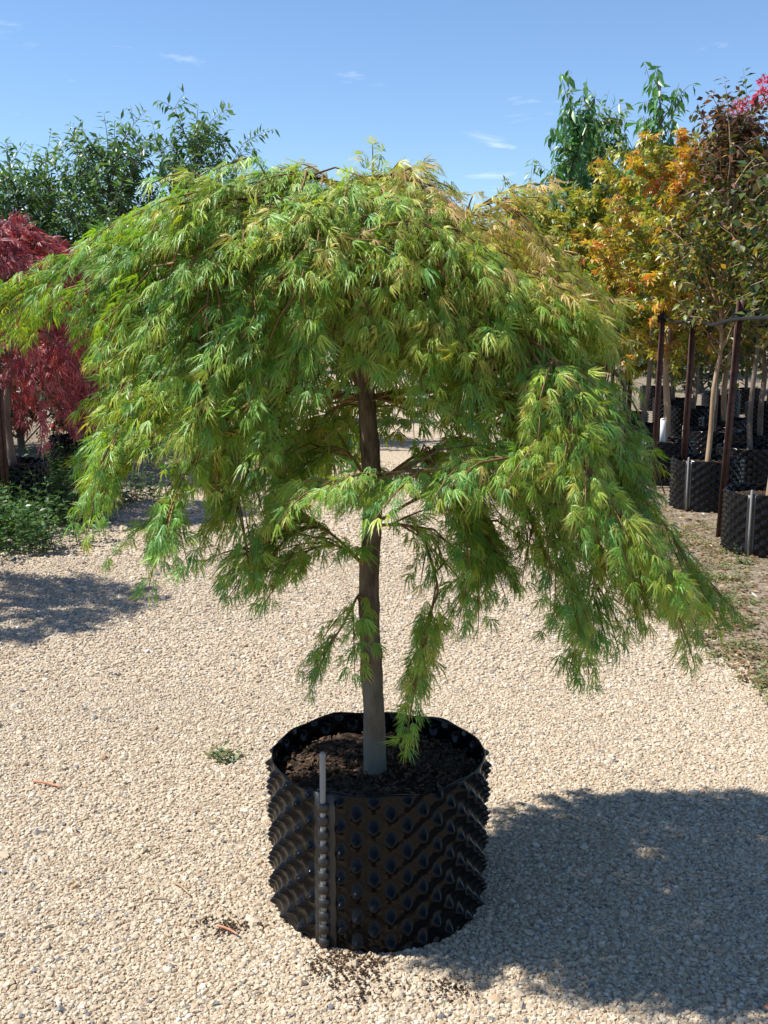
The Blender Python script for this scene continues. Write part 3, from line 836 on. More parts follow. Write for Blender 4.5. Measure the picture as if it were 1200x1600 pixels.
    f = .23 + .64 * np.clip((P[:, 2] - 1.35) / .5, 0, 1) * np.clip(.55 + (P[:, 0]) / .9, 0, 1) + .12 * np.clip(P[:, 0] / .8, 0, 1) + rng.normal(0, .2, n) + .12 * np.sin(P @ np.array([9., 7., 11.]))
    f = np.clip(f, 0, 1)
    stops = np.array([0, .3, .6, .85, 1.0])
    cols = np.array([[.105, .25, .055], [.19, .335, .045], [.31, .375, .050], [.45, .375, .095], [.55, .375, .16]])
    tint = np.stack([np.interp(f, stops, cols[:, k]) for k in range(3)], -1)
    tint *= rng.uniform(.8, 1.2, n)[:, None]
    tipm = (rng.random(n) < .5) * rng.uniform(.3, .9, n)
    prng = np.random.default_rng(5)
    protos = [lace_proto(prng) for _ in range(10)]
    # the 300 leaves that show largest are objects of their own, the rest one part
    dcam = np.linalg.norm(P - np.array([0, 0, CAMH]), axis=1) / L
    order = np.argsort(dcam); big, rest = order[:300], order[300:]
    # leaves at the back of the crown are cut less finely
    back = P[rest][:, 1] > cy + .12
    lo = [lace_proto(prng, False) for _ in range(6)]
    parts, off = [], 0
    for pr, sel in ((protos, rest[~back]), (lo, rest[back])):
        V, T, Cc, _ = place_leaves(pr, P[sel], D[sel], N[sel], L[sel], tint[sel], rng, (.48, .26, .10), tipm[sel])
        parts.append((V, T + off, Cc)); off += len(V)
    V, T, Cc = (np.vstack([p[k] for p in parts]) for k in range(3))
    link('foliage', np_mesh('foliage', V, T, M['laceleaf'], tint=Cc), root, kind='stuff')
    buckets = [.1, .35, .6, .85]
    meshes = {}
    for bi, b in enumerate(buckets):
        base = np.array([np.interp(b, stops, cols[:, k]) for k in range(3)])
        for pi, (Vp, Tp, Sp) in enumerate(protos[:6]):
            ff = np.clip((Sp - .8) / .2, 0, 1)[:, None] * (.6 if pi % 3 == 0 else .1)
            meshes[bi, pi] = np_mesh('leaf', Vp, Tp, M['laceleaf'], tint=base[None] * (1 - ff) + np.array([[.48, .26, .10]]) * ff)
    for q in big:
        x = Vector(D[q]).normalized(); y = Vector(N[q]).cross(x).normalized(); z = x.cross(y)
        m = Matrix((( x.x, y.x, z.x), (x.y, y.y, z.y), (x.z, y.z, z.z))).to_4x4()
        o = link('leaf', meshes[int(np.argmin(np.abs(np.array(buckets) - f[q]))), int(rng.integers(0, 6))], root)
        o.matrix_local = Matrix.Translation(Vector(P[q])) @ m @ Matrix.Scale(float(L[q]), 4)
    print('maple leaves', n, 'tris', len(T))
main_tree()

# ------------------------------------------------------------------ nursery rows on the right
def row_x(y): return 1.80 + .078 * y
stake_me = None
def stake_mesh():
    a = Acc()
    for k in range(3):
        an = R_(100 + 120 * k); l = .030 if k else .034
        a.box((math.cos(an) * l / 2, math.sin(an) * l / 2, .87), (l, .0055, 1.74), an)
    return a.mesh('post', M['stake'], smooth=False)
def tie_mesh():
    a = Acc()
    t = np.linspace(0, 2 * np.pi, 13)
    for z in (-.018, .004, .022):
        a.tube(np.stack([.036 * np.cos(t), .036 * np.sin(t), z + .006 * np.sin(2 * t)], -1), .008, 6)
    return a.mesh('tie', M['blackpipe'])
me_stake, me_tie = stake_mesh(), tie_mesh()
def cap_mesh():
    a = Acc(); a.tube([[0, 0, -.05], [0, 0, .0], [0, 0, .012]], [.036, .036, .028], 10); return a.mesh('cap', M['blackpipe'])
me_cap = cap_mesh()
stakes = []
def make_stake(x, y, label, lean=(0, 0), tie=True, cap=False, group='rusty stakes along the pot row'):
    e = link('metal_stake', None, label=label, cat='stake', group=group, loc=(x, y, -.06))
    e.rotation_euler = (lean[0], lean[1], R_(random.Random(int(y * 10)).uniform(-15, 15)))
    link('post', me_stake, e)
    if tie:
        t = link('tie', me_tie, e); t.location = (0, 0, 1.62)
    if cap:
        c = link('cap', me_cap, e); c.location = (0, 0, 1.745)
    stakes.append((x, y))
    return e
p = at_z(1206, 905); make_stake(p[0], p[1], 'brown metal stake at the front right end of the pot row beside weeds', (0, R_(1.5)))
p = at_z(1122, 842); make_stake(p[0], p[1], 'brown metal stake with black ties beside the first dimpled black pot', (0, R_(2.0)))
p = at_z(1063, 788); make_stake(p[0], p[1], 'brown metal stake with black tie between the first and second dimpled pots', (R_(.5), R_(1.2)))
make_stake(2.48, 9.95, 'dark brown metal stake beside the pot with the white plant label', (0, R_(.8)))
make_stake(2.86, 12.75, 'brown metal stake half hidden behind the weeping maple, without a cap', (0, R_(.4)), tie=False)
make_stake(3.42, 16.4, 'thin far metal stake with a black cap near the orange foliage', (0, R_(.2)), tie=False, cap=True)

def pipe(name, pts, r, label, cat='pipe', group=None):
    a = Acc(); a.tube(catmull(pts, 6), r, 8)
    return link(name, a.mesh(name, M['blackpipe']), label=label, cat=cat, group=group)
zt = 1.56
S = stakes
pipe('support_pipe', [[S[0][0] - .03, S[0][1] - 1.2, zt + .02], [S[0][0] - .03, S[0][1], zt], [S[1][0] + .02, S[1][1] - .05, zt - .01], [(S[1][0] + S[2][0]) / 2 + .03, (S[1][1] + S[2][1]) / 2, zt - .05], [S[2][0] + .03, S[2][1] - .04, zt], [(S[3][0] + S[2][0]) / 2 + .03, (S[3][1] + S[2][1]) / 2, zt - .03], [S[3][0] + .03, S[3][1] - .03, zt + .02]], .013, 'black pipe tied along the brown stakes at shoulder height')
pipe('support_pipe', [[S[1][0] + .045, S[1][1] + .03, zt + .05], [S[1][0] + .4, S[1][1] + .05, zt + .0], [S[1][0] + 1.1, S[1][1] + .1, zt - .09], [S[1][0] + 1.9, S[1][1] + .2, zt - .05]], .014, 'black pipe running back from the tied stake across the pot rows')
pipe('support_pipe', [[S[2][0] + .045, S[2][1] + .03, zt + .01], [S[2][0] + .5, S[2][1] + .3, zt - .07], [S[2][0] + 1.3, S[2][1] + .5, zt - .05], [S[2][0] + 2.2, S[2][1] + .6, zt - .0]], .012, 'thin black pipe crossing behind the second stake towards the rear pots')

GP = 'dimpled black pots in the nursery rows'
pots = {}
pots['A'] = make_pot(2.57, 7.18, R_(270 - 40), 'dimpled black pot on weedy soil beside the front brown stakes, nearest of its row', GP)
pots['B'] = make_pot(2.66, 8.9, R_(270 - 45), 'dimpled black pot standing between the two tied brown stakes, second of its row', GP)
pots['C'] = make_pot(2.66, 10.35, R_(270 - 50), 'dimpled black pot with a white plant label and leaning trunk', GP)
pots['D'] = make_pot(3.95, 12.6, R_(200), 'sunlit dimpled black pot of the rear row seen between two brown stakes', GP)
def mk(i, x, y, lab): pots[i] = make_pot(x, y, R_(37 * len(pots)), lab, GP)
mk('E', 3.78, 10.9, 'dimpled black pot in tree shade beside the pale grey mat, rear row')
mk('F', 4.05, 14.3, 'dimpled black pot of the rear row behind the reddish trunk')
mk('G', 2.80, 11.9, 'dimpled black pot tucked behind the labelled pot, fourth of its row')
mk('H', 2.98, 13.5, 'dimpled black pot half hidden by maple foliage, fifth of its row')
mk('I', 4.25, 16.0, 'far dimpled black pot at the end of the rear row in shade')
mk('J', 5.35, 15.2, 'far dimpled black pot in the third row in shade near the brown litter')
mk('K', 5.25, 17.0, 'far dimpled black pot in the third row beside brown leaf litter')
mk('L', 6.1, 18.4, 'far dimpled black pot in the shade, last of the third row')
mk('N', 3.28, 8.2, 'dimpled black pot set back behind the gap between the first two row pots')
mk('O', 3.30, 9.75, 'dimpled black pot set back behind the gap after the second row pot')
mk('P', 3.42, 11.3, 'dimpled black pot set back behind the labelled pot, in shade')
mk('M', 4.75, 19.0, 'farthest dimpled black pot under the dense green shrubs')

lb = Acc(); lb.box((0, 0, .14), (.055, .004, .30), .2); lb.box((0, 0, .285), (.040, .0045, .02), .2)
link('plant_label', lb.mesh('plant_label', M['white'], smooth=False), label='white plastic plant label standing upright in a dimpled pot', cat='plant label', loc=(2.60, 10.12, .355))

mt = Acc()
gx, gy = np.meshgrid(np.linspace(0, 1, 22), np.linspace(0, 1, 30))
rg = np.random.default_rng(8)
hh = .05 + .012 * np.sin(9 * gx + 4 * gy) + rg.normal(0, .003, gx.shape)
Vm = np.stack([4.15 + 1.5 * gx + .1 * gy, 11.7 + 2.6 * gy, hh], -1).reshape(-1, 3)
Vb = Vm.copy(); Vb[:, 2] = .028
q = np.arange(29)[:, None] * 22 + np.arange(21)[None]
Fm = np.stack([q, q + 1, q + 23, q + 22], -1).reshape(-1, 4)
mt.add(Vm, tris(Fm)); mt.add(Vb, tris(Fm[:, ::-1]))
link('ground_mat', mt.mesh('ground_mat', M['mat']), label='pale grey ground mat lying between the pot rows', cat='mat')
pipe('irrigation_pipe', [[4.0, 11.2, .06], [4.25, 12.1, .12], [4.5, 12.8, .14], [5.3, 13.6, .1], [6.4, 14.0, .06]], .03, 'black irrigation pipe lying across the pale grey mat')
pipe('irrigation_pipe', [[2.75, 9.9, .06], [3.2, 9.6, .05], [3.9, 9.3, .055], [4.8, 9.0, .06]], .02, 'black irrigation pipe on the soil behind the second dimpled pot')

# ------------------------------------------------------------------ generic nursery tree
OV = {}
def protos_for(kind):
    if kind not in OV:
        r = np.random.default_rng(3)
        if kind == 'oval': OV[kind] = [oval_proto(.5, .07, .12), oval_proto(.44, .1, .25), oval_proto(.5, .02, .05)]
        elif kind == 'round': OV[kind] = [oval_proto(.68, .07, .12), oval_proto(.6, .1, .2)]
        elif kind == 'narrow': OV[kind] = [oval_proto(.30, .05, .15), oval_proto(.34, .06, .3)]
        elif kind == 'star': OV[kind] = [star_proto(5, .30), star_proto(5, .26)]
        elif kind == 'lace': OV[kind] = [lace_proto(r, False, 5) for _ in range(4)]
    return OV[kind]

DENS = 1.0
def nursery_tree(name, label, cat, base, height, trunk_r, n_br, blen, elev, leaf, leaf_len, tints, seed, clear=.3, spread=1.0, spacing=.05, droop=.3, lean=(0, 0), bark='greybark', group=None, subs=4, mat='leaf', shoots=0, top=None, upcurve=.5, taper=.6, dens=1.0, toptint=None, shootlen=None):
    rng = np.random.default_rng(seed)
    n_br = int(n_br * 1.35 * dens); subs = subs + (2 if dens > .8 else 0); spacing = spacing * .86 / dens; leaf_len *= 1.08
    bx, by, bz = base
    root = link(name, None, label=label, cat=cat, group=group, loc=(bx, by, bz))
    ts = np.linspace(0, 1, 9)
    wob = np.cumsum(rng.normal(0, .022, (9, 2)), 0) * height * .35; wob[0] = 0
    tp = np.stack([ts * lean[0] * height + wob[:, 0], ts * lean[1] * height + wob[:, 1], ts * height - .04], -1)
    tc = catmull(tp, 4); m = len(tc)
    a = Acc(); a.tube(tc, trunk_r * (1 - np.linspace(0, .82, m) ** 1.1) , 8)
    link('trunk', a.mesh('trunk', M[bark]), root)
    br = Acc(); P, D, N, L = [], [], [], []
    def leaves_on(c, f0):
        seg = np.linalg.norm(np.diff(c, axis=0), axis=1); s = np.concatenate([[0], np.cumsum(seg)]); x = s[-1] * f0
        while x <= s[-1]:
            i = max(1, min(np.searchsorted(s, x), len(c) - 1)); q = (x - s[i - 1]) / (seg[i - 1] + 1e-9)
            p = c[i - 1] * (1 - q) + c[i] * q; tg = (c[i] - c[i - 1]) / (seg[i - 1] + 1e-9)
            for _ in range(2):
                r = rng.normal(0, 1, 3); r -= tg * (r @ tg); r /= np.linalg.norm(r) + 1e-6
                P.append(p + r * .01); D.append(tg * .45 + r * .9 + [0, 0, -droop * rng.uniform(.3, 1.8)])
                N.append(np.array([0, 0, 1.]) + rng.normal(0, .45, 3)); L.append(leaf_len * rng.uniform(.6, 1.25))
            x += spacing * rng.uniform(.7, 1.4)
    for i in range(n_br):
        t = clear + (1 - clear) * ((i + rng.random()) / n_br)
        q = tc[min(int(t * (m - 1)), m - 1)]
        az = i * 2.39996 + rng.uniform(-.4, .4)
        k = (t - clear) / (1 - clear)
        ln = blen * (1 - taper * k ** 1.6) * (.55 + .45 * min(1, k * 3 + .3)) * rng.uniform(.65, 1.2)
        e = elev + rng.normal(0, .15)
        d0 = np.array([math.cos(az) * math.cos(e) * spread, math.sin(az) * math.cos(e) * spread, math.sin(e)])
        c = bez([q, q + d0 * ln * .5, q + d0 * ln + [0, 0, upcurve * ln * .35]], 8) + np.cumsum(rng.normal(0, .006, (8, 3)), 0)
        c[0] = q
        V3, F3 = tube(c, np.linspace(trunk_r * .32, .003, 8), 4, False); br.add(V3, tris(F3))
        leaves_on(c, .35)
        for s in range(subs):
            j = rng.integers(2, 8); qq = c[j]
            d = (c[j] - c[j - 1]); d /= np.linalg.norm(d)
            v = d * .6 + rng.normal(0, .55, 3) + [0, 0, .15]; v = v / np.linalg.norm(v) * ln * rng.uniform(.25, .55)
            cc = bez([qq, qq + v * .5 + [0, 0, .02], qq + v - [0, 0, droop * .12]], 5)
            V3, F3 = tube(cc[::2], np.linspace(.004, .0015, 3), 3, False); br.add(V3, tris(F3))
            leaves_on(cc, .15)
    for i in range(shoots):
        q = tc[int((.75 + .24 * rng.random()) * (m - 1))]
        v = np.array([rng.normal(0, .2), rng.normal(0, .2), 1.0]) * (shootlen or blen) * rng.uniform(.6, 1.15)
        c = bez([q, q + v * .55 + rng.normal(0, .04, 3), q + v], 8)
        br.tube(c, np.linspace(.007, .002, 8), 4); leaves_on(c, .1)
    leaves_on(tc, max(clear, .55))
    link('branches', br.mesh('branches', M[bark]), root)
    P, D, N, L = map(np.array, (P, D, N, L)); n = len(P)
    cs = np.array([c for c, w in tints]); w = np.array([w for c, w in tints], float); w /= w.sum()
    # colour drifts between neighbouring sprays as well as from leaf to leaf
    ph = np.sin(P @ np.array([5.1, 4.3, 3.7]) + seed) * .5 + np.sin(P @ np.array([-3.3, 6.1, 5.2]) + 2 * seed) * .5
    rk = np.clip(.5 + .28 * ph + rng.normal(0, .2, n), 0, .999)
    tint = cs[np.searchsorted(np.cumsum(w), rk)] * rng.uniform(.75, 1.25, n)[:, None]
    if toptint is not None:
        c2 = np.array([c for c, w in toptint]); up = P[:, 2] / height + rng.normal(0, .09, n) > .80
        tint[up] = (c2[rng.integers(0, len(c2), n)] * rng.uniform(.75, 1.25, n)[:, None])[up]
    V, T, Cc, _ = place_leaves(protos_for(leaf), P, D, N, L, tint, rng)
    link('crown', np_mesh('crown', V, T, M[mat], tint=Cc), root, kind='stuff')
    return root

GREEN = [((.035, .085, .022), 3), ((.05, .12, .03), 3), ((.08, .15, .035), 1)]
PEAR = [((0.053, 0.15, 0.053), 3), ((0.09, 0.225, 0.075), 3), ((0.15, 0.255, 0.075), 1)]
DARKG = [((0.042, 0.07, 0.025), 3), ((0.07, 0.105, 0.028), 3), ((0.14, 0.14, 0.035), 1.5), ((0.224, 0.154, 0.042), 0.8)]
PURP = [((0.065, 0.034, 0.029), 3), ((0.104, 0.046, 0.036), 2), ((0.072, 0.078, 0.026), 2.5), ((0.169, 0.078, 0.039), 0.8)]
ORANGE = [((0.135, 0.162, 0.027), 2), ((0.351, 0.284, 0.034), 3), ((0.54, 0.297, 0.041), 2.5), ((0.54, 0.162, 0.041), 1.5)]
YELLOW = [((0.126, 0.182, 0.028), 3), ((0.28, 0.294, 0.035), 3), ((0.476, 0.364, 0.042), 2), ((0.476, 0.21, 0.042), 0.8)]
OLIVE = [((0.072, 0.109, 0.026), 3), ((0.131, 0.16, 0.029), 3), ((0.246, 0.232, 0.043), 1.6), ((0.377, 0.217, 0.043), 0.8)]
PINK = [((.45, .05, .12), 3), ((.55, .10, .18), 2)]
GR = 'trees in the dimpled pots on the right'
sz = .36
nursery_tree('crepe_myrtle', 'tall dark glossy tree with purple upright shoots in the nearest dimpled pot', 'tree', (2.57, 7.18, sz), 2.75, .026, 46, .62, R_(46), 'round', .064, DARKG + OLIVE[:3], 31, toptint=PURP[:3], clear=.36, spacing=.045, bark='tanbark', group=GR, subs=5, shoots=7, lean=(.055, .0), mat='leaf')
nursery_tree('crepe_myrtle', 'olive leaved tree with purple top rising from the second dimpled pot', 'tree', (2.66, 8.9, sz), 2.75, .022, 46, .64, R_(46), 'oval', .068, OLIVE + DARKG[:2], 32, toptint=PURP, clear=.34, spacing=.05, bark='tanbark', group=GR, subs=5, shoots=6, lean=(.03, .01))
nursery_tree('maple_tree', 'orange and yellow leaved tree with reddish trunk beside the white plant label', 'tree', (2.66, 10.35, sz), 2.75, .036, 40, .95, R_(28), 'star', .07, YELLOW + ORANGE[2:4], 33, clear=.28, spacing=.05, bark='tanbark', group=GR, subs=5, lean=(.03, .0), upcurve=.3)
nursery_tree('pear_tree', 'slender tree of hanging glossy green leaves behind the orange tree', 'tree', (2.80, 11.9, sz), 3.35, .03, 22, .80, R_(58), 'narrow', .135, PEAR, 34, clear=.4, spacing=.065, droop=1.0, bark='greybark', group=GR, subs=3, shoots=6, dens=.75, taper=.4)
nursery_tree('maple_tree', 'yellow green tree with orange patches behind the capped stake', 'tree', (2.98, 13.5, sz), 3.05, .032, 40, 1.1, R_(28), 'star', .085, YELLOW, 35, clear=.2, spacing=.055, bark='greybark', group=GR, subs=5, upcurve=.3)
nursery_tree('shade_tree', 'olive green glossy leaved tree above the sunlit rear pot', 'tree', (3.95, 12.6, sz), 3.0, .034, 44, 1.05, R_(30), 'oval', .085, OLIVE, 36, clear=.22, spacing=.055, bark='tanbark', group=GR, subs=5, shoots=3)
nursery_tree('shade_tree', 'dense dark green glossy tree over the grey mat', 'tree', (3.78, 10.9, sz), 2.85, .03, 46, 1.0, R_(30), 'oval', .085, DARKG, 37, clear=.28, spacing=.05, bark='greybark', group=GR, subs=5, shoots=3)
nursery_tree('shade_tree', 'amber tinged olive tree in the rear row behind the reddish trunk', 'tree', (4.05, 14.3, sz), 2.9, .032, 34, .9, R_(30), 'oval', .09, ORANGE[:2] + OLIVE, 38, clear=.2, spacing=.06, bark='greybark', group=GR, subs=5)
nursery_tree('pear_tree', 'tall thin tree of hanging green leaves rising highest behind the weeping maple', 'tree', (2.45, 14.6, 0), 4.1, .035, 20, .85, R_(58), 'narrow', .16, PEAR, 39, clear=.42, spacing=.075, droop=1.1, bark='greybark', group=GR, subs=3, shoots=7, dens=.85, taper=.4)
nursery_tree('maple_tree', 'low spreading yellow green tree beyond the right of the weeping maple', 'tree', (2.15, 12.6, 0), 2.75, .03, 46, 1.15, R_(26), 'star', .08, YELLOW, 40, clear=.3, spacing=.052, bark='greybark', group=GR, subs=5, upcurve=.2)
nursery_tree('shade_tree', 'dark green tree in shade at the end of the rear row', 'tree', (4.25, 16.0, sz), 2.6, .03, 34, .95, R_(28), 'oval', .10, DARKG, 41, clear=.12, spacing=.065, group=GR, subs=5)
nursery_tree('shade_tree', 'broad olive tree in the third row near the brown litter', 'tree', (5.35, 15.2, sz), 2.9, .034, 38, 1.05, R_(28), 'oval', .10, OLIVE, 42, clear=.18, spacing=.065, group=GR, subs=5)
nursery_tree('crepe_myrtle', 'dark tree with small pink blossom clusters at the top right', 'tree', (4.3, 10.1, 0), 3.1, .03, 40, .9, R_(38), 'oval', .08, DARKG + PURP[:2], 43, clear=.3, spacing=.055, group=GR, subs=5, shoots=4, bark='tanbark')
nursery_tree('shade_tree', 'dark green leafy tree in the third row beside leaf litter', 'tree', (5.25, 17.0, sz), 2.7, .03, 34, 1.0, R_(28), 'oval', .105, DARKG, 44, clear=.15, spacing=.07, group=GR, subs=5)
nursery_tree('shade_tree', 'olive green tree last of the third row', 'tree', (6.1, 18.4, sz), 2.8, .03, 34, 1.05, R_(28), 'oval', .11, OLIVE, 45, clear=.15, spacing=.07, group=GR, subs=5)
nursery_tree('shade_tree', 'green bushy tree farthest along the nursery rows', 'tree', (4.75, 19.0, sz), 2.6, .03, 34, 1.1, R_(26), 'oval', .11, GREEN, 46, clear=.08, spacing=.07, group=GR, subs=5)

nursery_tree('shade_tree', 'olive tree with pale trunk set back behind the first two row pots', 'tree', (3.28, 8.2, sz), 2.5, .024, 34, .6, R_(44), 'oval', .07, OLIVE + DARKG[:2], 47, clear=.42, spacing=.055, bark='tanbark', group=GR, subs=4)
nursery_tree('shade_tree', 'yellowish olive tree set back behind the second row pot', 'tree', (3.30, 9.75, sz), 2.6, .026, 34, .66, R_(42), 'oval', .07, OLIVE + YELLOW[1:3], 48, clear=.38, spacing=.055, bark='greybark', group=GR, subs=4)
nursery_tree('shade_tree', 'dark leafy tree set back behind the labelled pot', 'tree', (3.42, 11.3, sz), 2.6, .026, 34, .7, R_(40), 'oval', .075, DARKG + OLIVE[:1], 49, clear=.25, spacing=.055, bark='greybark', group=GR, subs=4)
LP = [((.07, .15, .05), 3), ((.12, .21, .06), 3), ((.20, .26, .06), 2)]
nursery_tree('pear_tree', 'tall feathery light green tree between the two wispy pear tops', 'tree', (2.95, 15.6, 0), 4.0, .035, 30, .95, R_(52), 'narrow', .14, LP, 50, clear=.4, spacing=.07, droop=.8, group=GR, subs=4, shoots=6, taper=.45)
nursery_tree('pear_tree', 'feathery light green tree just over the right shoulder of the weeping maple', 'tree', (2.05, 15.4, 0), 3.1, .03, 30, .95, R_(45), 'narrow', .13, LP, 51, clear=.3, spacing=.07, droop=.6, group=GR, subs=4, shoots=4, taper=.5)
# pink flower clusters at the top of the dark tree
pf = np.random.default_rng(77)
fa_P, fa_D, fa_N, fa_L = [], [], [], []
for (px_, py_) in ((1190, 150), (1172, 165), (1150, 172), (1196, 132)):
    c0 = at_y(px_, py_, 9.9)
    for _ in range(110):
        r = pf.normal(0, 1, 3); r /= np.linalg.norm(r)
        fa_P.append(c0 + r * [.06, .06, .075] * pf.random() ** .4); fa_D.append(r + [0, 0, .2]); fa_N.append(pf.normal(0, 1, 3)); fa_L.append(pf.uniform(.02, .04))
fl_t = np.array([c for c, w in PINK])[pf.integers(0, 2, len(fa_P))]
V, T, Cc, _ = place_leaves(protos_for('round'), fa_P, fa_D, fa_N, fa_L, fl_t, pf)
for o in list(COL.objects):
    if o.get('label') == 'dark tree with small pink blossom clusters at the top right':
        link('blossom', np_mesh('blossom', V - np.array([4.3, 10.1, 0]), T, M['redleaf'], tint=Cc), o, kind='stuff', label='pink flower clusters')

# ------------------------------------------------------------------ left row: red maples, ash trees, weeds
RED = [((.26, .05, .06), 3), ((.42, .10, .10), 3), ((.52, .18, .16), 2), ((.13, .03, .042), 2)]
def red_maple(x, y, seed, ztop, rad, hemz, label, dens=1.7):
    c_ = lambda v: (lambda ph: v)
    zd = lambda ph, u: ztop - .16 * u ** 2 - .25 * u ** 4 + .05 * math.sin(4 * ph + seed) + .05 * math.sin(7 * u + 2 * ph)
    head = np.array([x, y, ztop - .45])
    prims, tw, P, D, N, L, rng = weeping_maple(x, y, seed, head, c_(rad), c_(rad * 1.02), c_(hemz), zd, 18, int(130 * dens), int(150 * dens), .095, None, spacing=.045)
    root = link('red_maple', None, label=label, cat='tree', group='red leaved maples in the left row')
    a = Acc(); a.tube(catmull([[x + .02, y, .3], [x - .02, y + .01, .8], [x + .03, y, 1.2], [x, y, ztop - .45]], 4), np.linspace(.035, .02, 13), 8)
    link('trunk', a.mesh('trunk', M['greybark']), root)
    b = Acc()
    for p in prims: b.tube(p, np.linspace(.010, .002, len(p)), 5)
    b.add(np.vstack(tw.V), np.vstack(tw.F))
    link('branches', b.mesh('branches', M['greybark']), root)
    n = len(P); cs = np.array([c for c, w in RED])
    tint = cs[rng.choice(4, n, p=[.3, .3, .2, .2])] * rng.uniform(.75, 1.3, n)[:, None]
    V, T, Cc, _ = place_leaves(protos_for('lace'), P, D, N, L, tint, rng)
    link('crown', np_mesh('crown', V, T, M['redleaf'], tint=Cc), root, kind='stuff')
    make_pot(x, y, 1.0 * seed, 'black dimpled pot under ' + label.split(',')[0], 'dimpled black pots in the left row')
red_maple(-3.25, 5.75, 51, 2.15, .84, .7, 'dark red maple beside the drive, whose shadow falls across the gravel')
red_maple(-3.0, 8.7, 52, 2.26, .68, .62, 'crimson maple beside the rusty stake and green weeds, standing in shade below')
red_maple(-3.00, 10.7, 53, 2.20, .68, .8, 'red maple behind the crimson maple, half hidden by the weeping maple')
make_stake(-2.86, 8.15, 'dark metal stake with a bright metal band before the crimson maple', (0, R_(-.5)), tie=False, group='stakes in the left row')
bd = Acc(); t = np.linspace(0, 2 * np.pi, 13); bd.tube(np.stack([.037 * np.cos(t), .037 * np.sin(t), 0 * t], -1), .006, 6)
b_o = link('band', bd.mesh('band', M['metal']), [o for o in COL.objects if o.get('label', '').startswith('dark metal stake with a bright')][0]); b_o.location = (0, 0, 1.36)

GA = 'green ash trees beyond the red maples'
def ash(x, y, h, seed, label, r=1.45, clear=.03):
    nursery_tree('ash_tree', label, 'tree', (x, y, 0), h, .045, 48, r, R_(40), 'narrow', .11, [((.07, .145, .055), 3), ((.11, .20, .075), 3), ((.16, .25, .10), 1.5)], seed, clear=clear, spacing=.05, droop=.15, group=GA, subs=5, shoots=6, shootlen=.75, bark='greybark', upcurve=.6, taper=.7)
ash(-3.25, 13.2, 3.5, 61, 'tallest green ash tree with airy feathery shoots against the sky')
ash(-2.25, 14.2, 3.75, 62, 'green ash tree with feathery top peeping over the weeping maple')
ash(-4.35, 13.0, 3.05, 63, 'broad green ash tree beyond the crimson maple')
ash(-5.3, 12.4, 2.7, 64, 'low green ash tree at the far left of its row')
ash(-3.9, 15.4, 2.9, 65, 'bushy green ash tree filling the gap behind its row')
ash(-1.7, 17.0, 2.9, 66, 'green ash tree far behind the weeping maple', 1.1)

DSH = [((.02, .045, .014), 3), ((.03, .065, .018), 2)]
for x, y, h, sd, lab in ((-3.75, 9.9, 1.15, 71, 'low dark green shrub behind the crimson maple'), (-3.2, 11.6, 1.2, 72, 'low dark green shrub behind the half hidden red maple'), (-4.5, 11.0, 1.3, 73, 'wide dark shrub at the back of the left row')):
    nursery_tree('shrub', lab, 'shrub', (x, y, 0), h, .025, 30, .75, R_(32), 'oval', .085, DSH, sd, clear=.02, spacing=.055, group='low shrubs in the left row', subs=4)
# far trees that close the view
FT = 'far trees behind the nursery'
frng = np.random.default_rng(9)
far = [(-4.5, 34, 'far green tree standing where the drive ends'), (-.2, 38, 'far green tree straight beyond the weeping maple'), (4, 35, 'far olive green tree right of the drive end'), (8.2, 31, 'far dense green tree behind the nursery rows'), (7.0, 24, 'green tree closing the view behind the brown litter'), (9.8, 22.5, 'dark leafy tree closing the view at the far right')]
for i, (x, y, lab) in enumerate(far):
    nursery_tree('background_tree', lab, 'tree', (x, y, 0), frng.uniform(2.7, 3.3) if y > 26 else 2.9, .07, 46, 2.2 if y > 26 else 1.5, R_(22), 'oval', .26 if y > 26 else .17, DARKG[:2] + GREEN, 80 + i, clear=.02, spacing=.2, group=FT, subs=6, upcurve=.3)

# ------------------------------------------------------------------ weeds and ground litter
def weeds(name, label, spots, seed, h, leaf, tints, dens):
    rng = np.random.default_rng(seed); P, D, N, L = [], [], [], []
    st = Acc()
    for (x, y, r) in spots:
        for _ in range(int(dens * r * r * 10)):
            a = rng.uniform(0, 6.28); q = r * math.sqrt(rng.random())
            bx, by = x + q * math.cos(a), y + q * math.sin(a)
            hh = h * rng.uniform(.3, 1.3) * (1.1 - .5 * q / r)
            tip = np.array([bx + rng.normal(0, .25) * hh, by + rng.normal(0, .25) * hh, hh + .015]); b = np.array([bx, by, 0.0])
            c = bez([b, b * .5 + tip * .5 + [0, 0, hh * .1], tip], 5)
            if hh > .06: st.tube(c, [.0025, .0022, .002, .0015, .001], 4)
            k = max(4, int(hh / .02))
            for j in range(k):
                t = .15 + .85 * j / k; p = b + (tip - b) * t; an = j * 2.4 + rng.uniform(0, .6)
                P.append(p); D.append([math.cos(an), math.sin(an), rng.uniform(-.1, .6)]); N.append(np.array([0, 0, 1.]) + rng.normal(0, .3, 3)); L.append(leaf * rng.uniform(.5, 1.3))
    cs = np.array([c for c, w in tints]); tint = cs[rng.integers(0, len(cs), len(P))] * rng.uniform(.7, 1.25, len(P))[:, None]
    V, T, Cc, _ = place_leaves(protos_for('oval'), P, D, N, L, tint, rng)
    if st.n:
        Vs, Fs = np.vstack(st.V), np.vstack(st.F)
        T = np.vstack([T, Fs + len(V)]); V = np.vstack([V, Vs]); Cc = np.vstack([Cc, np.tile([.09, .13, .04], (len(Vs), 1))])
    return np_mesh(name, V, T, M['leaf'], tint=Cc)
WG = [((.04, .10, .025), 1), ((.06, .14, .035), 1), ((.09, .17, .04), 1)]
wr = np.random.default_rng(14)
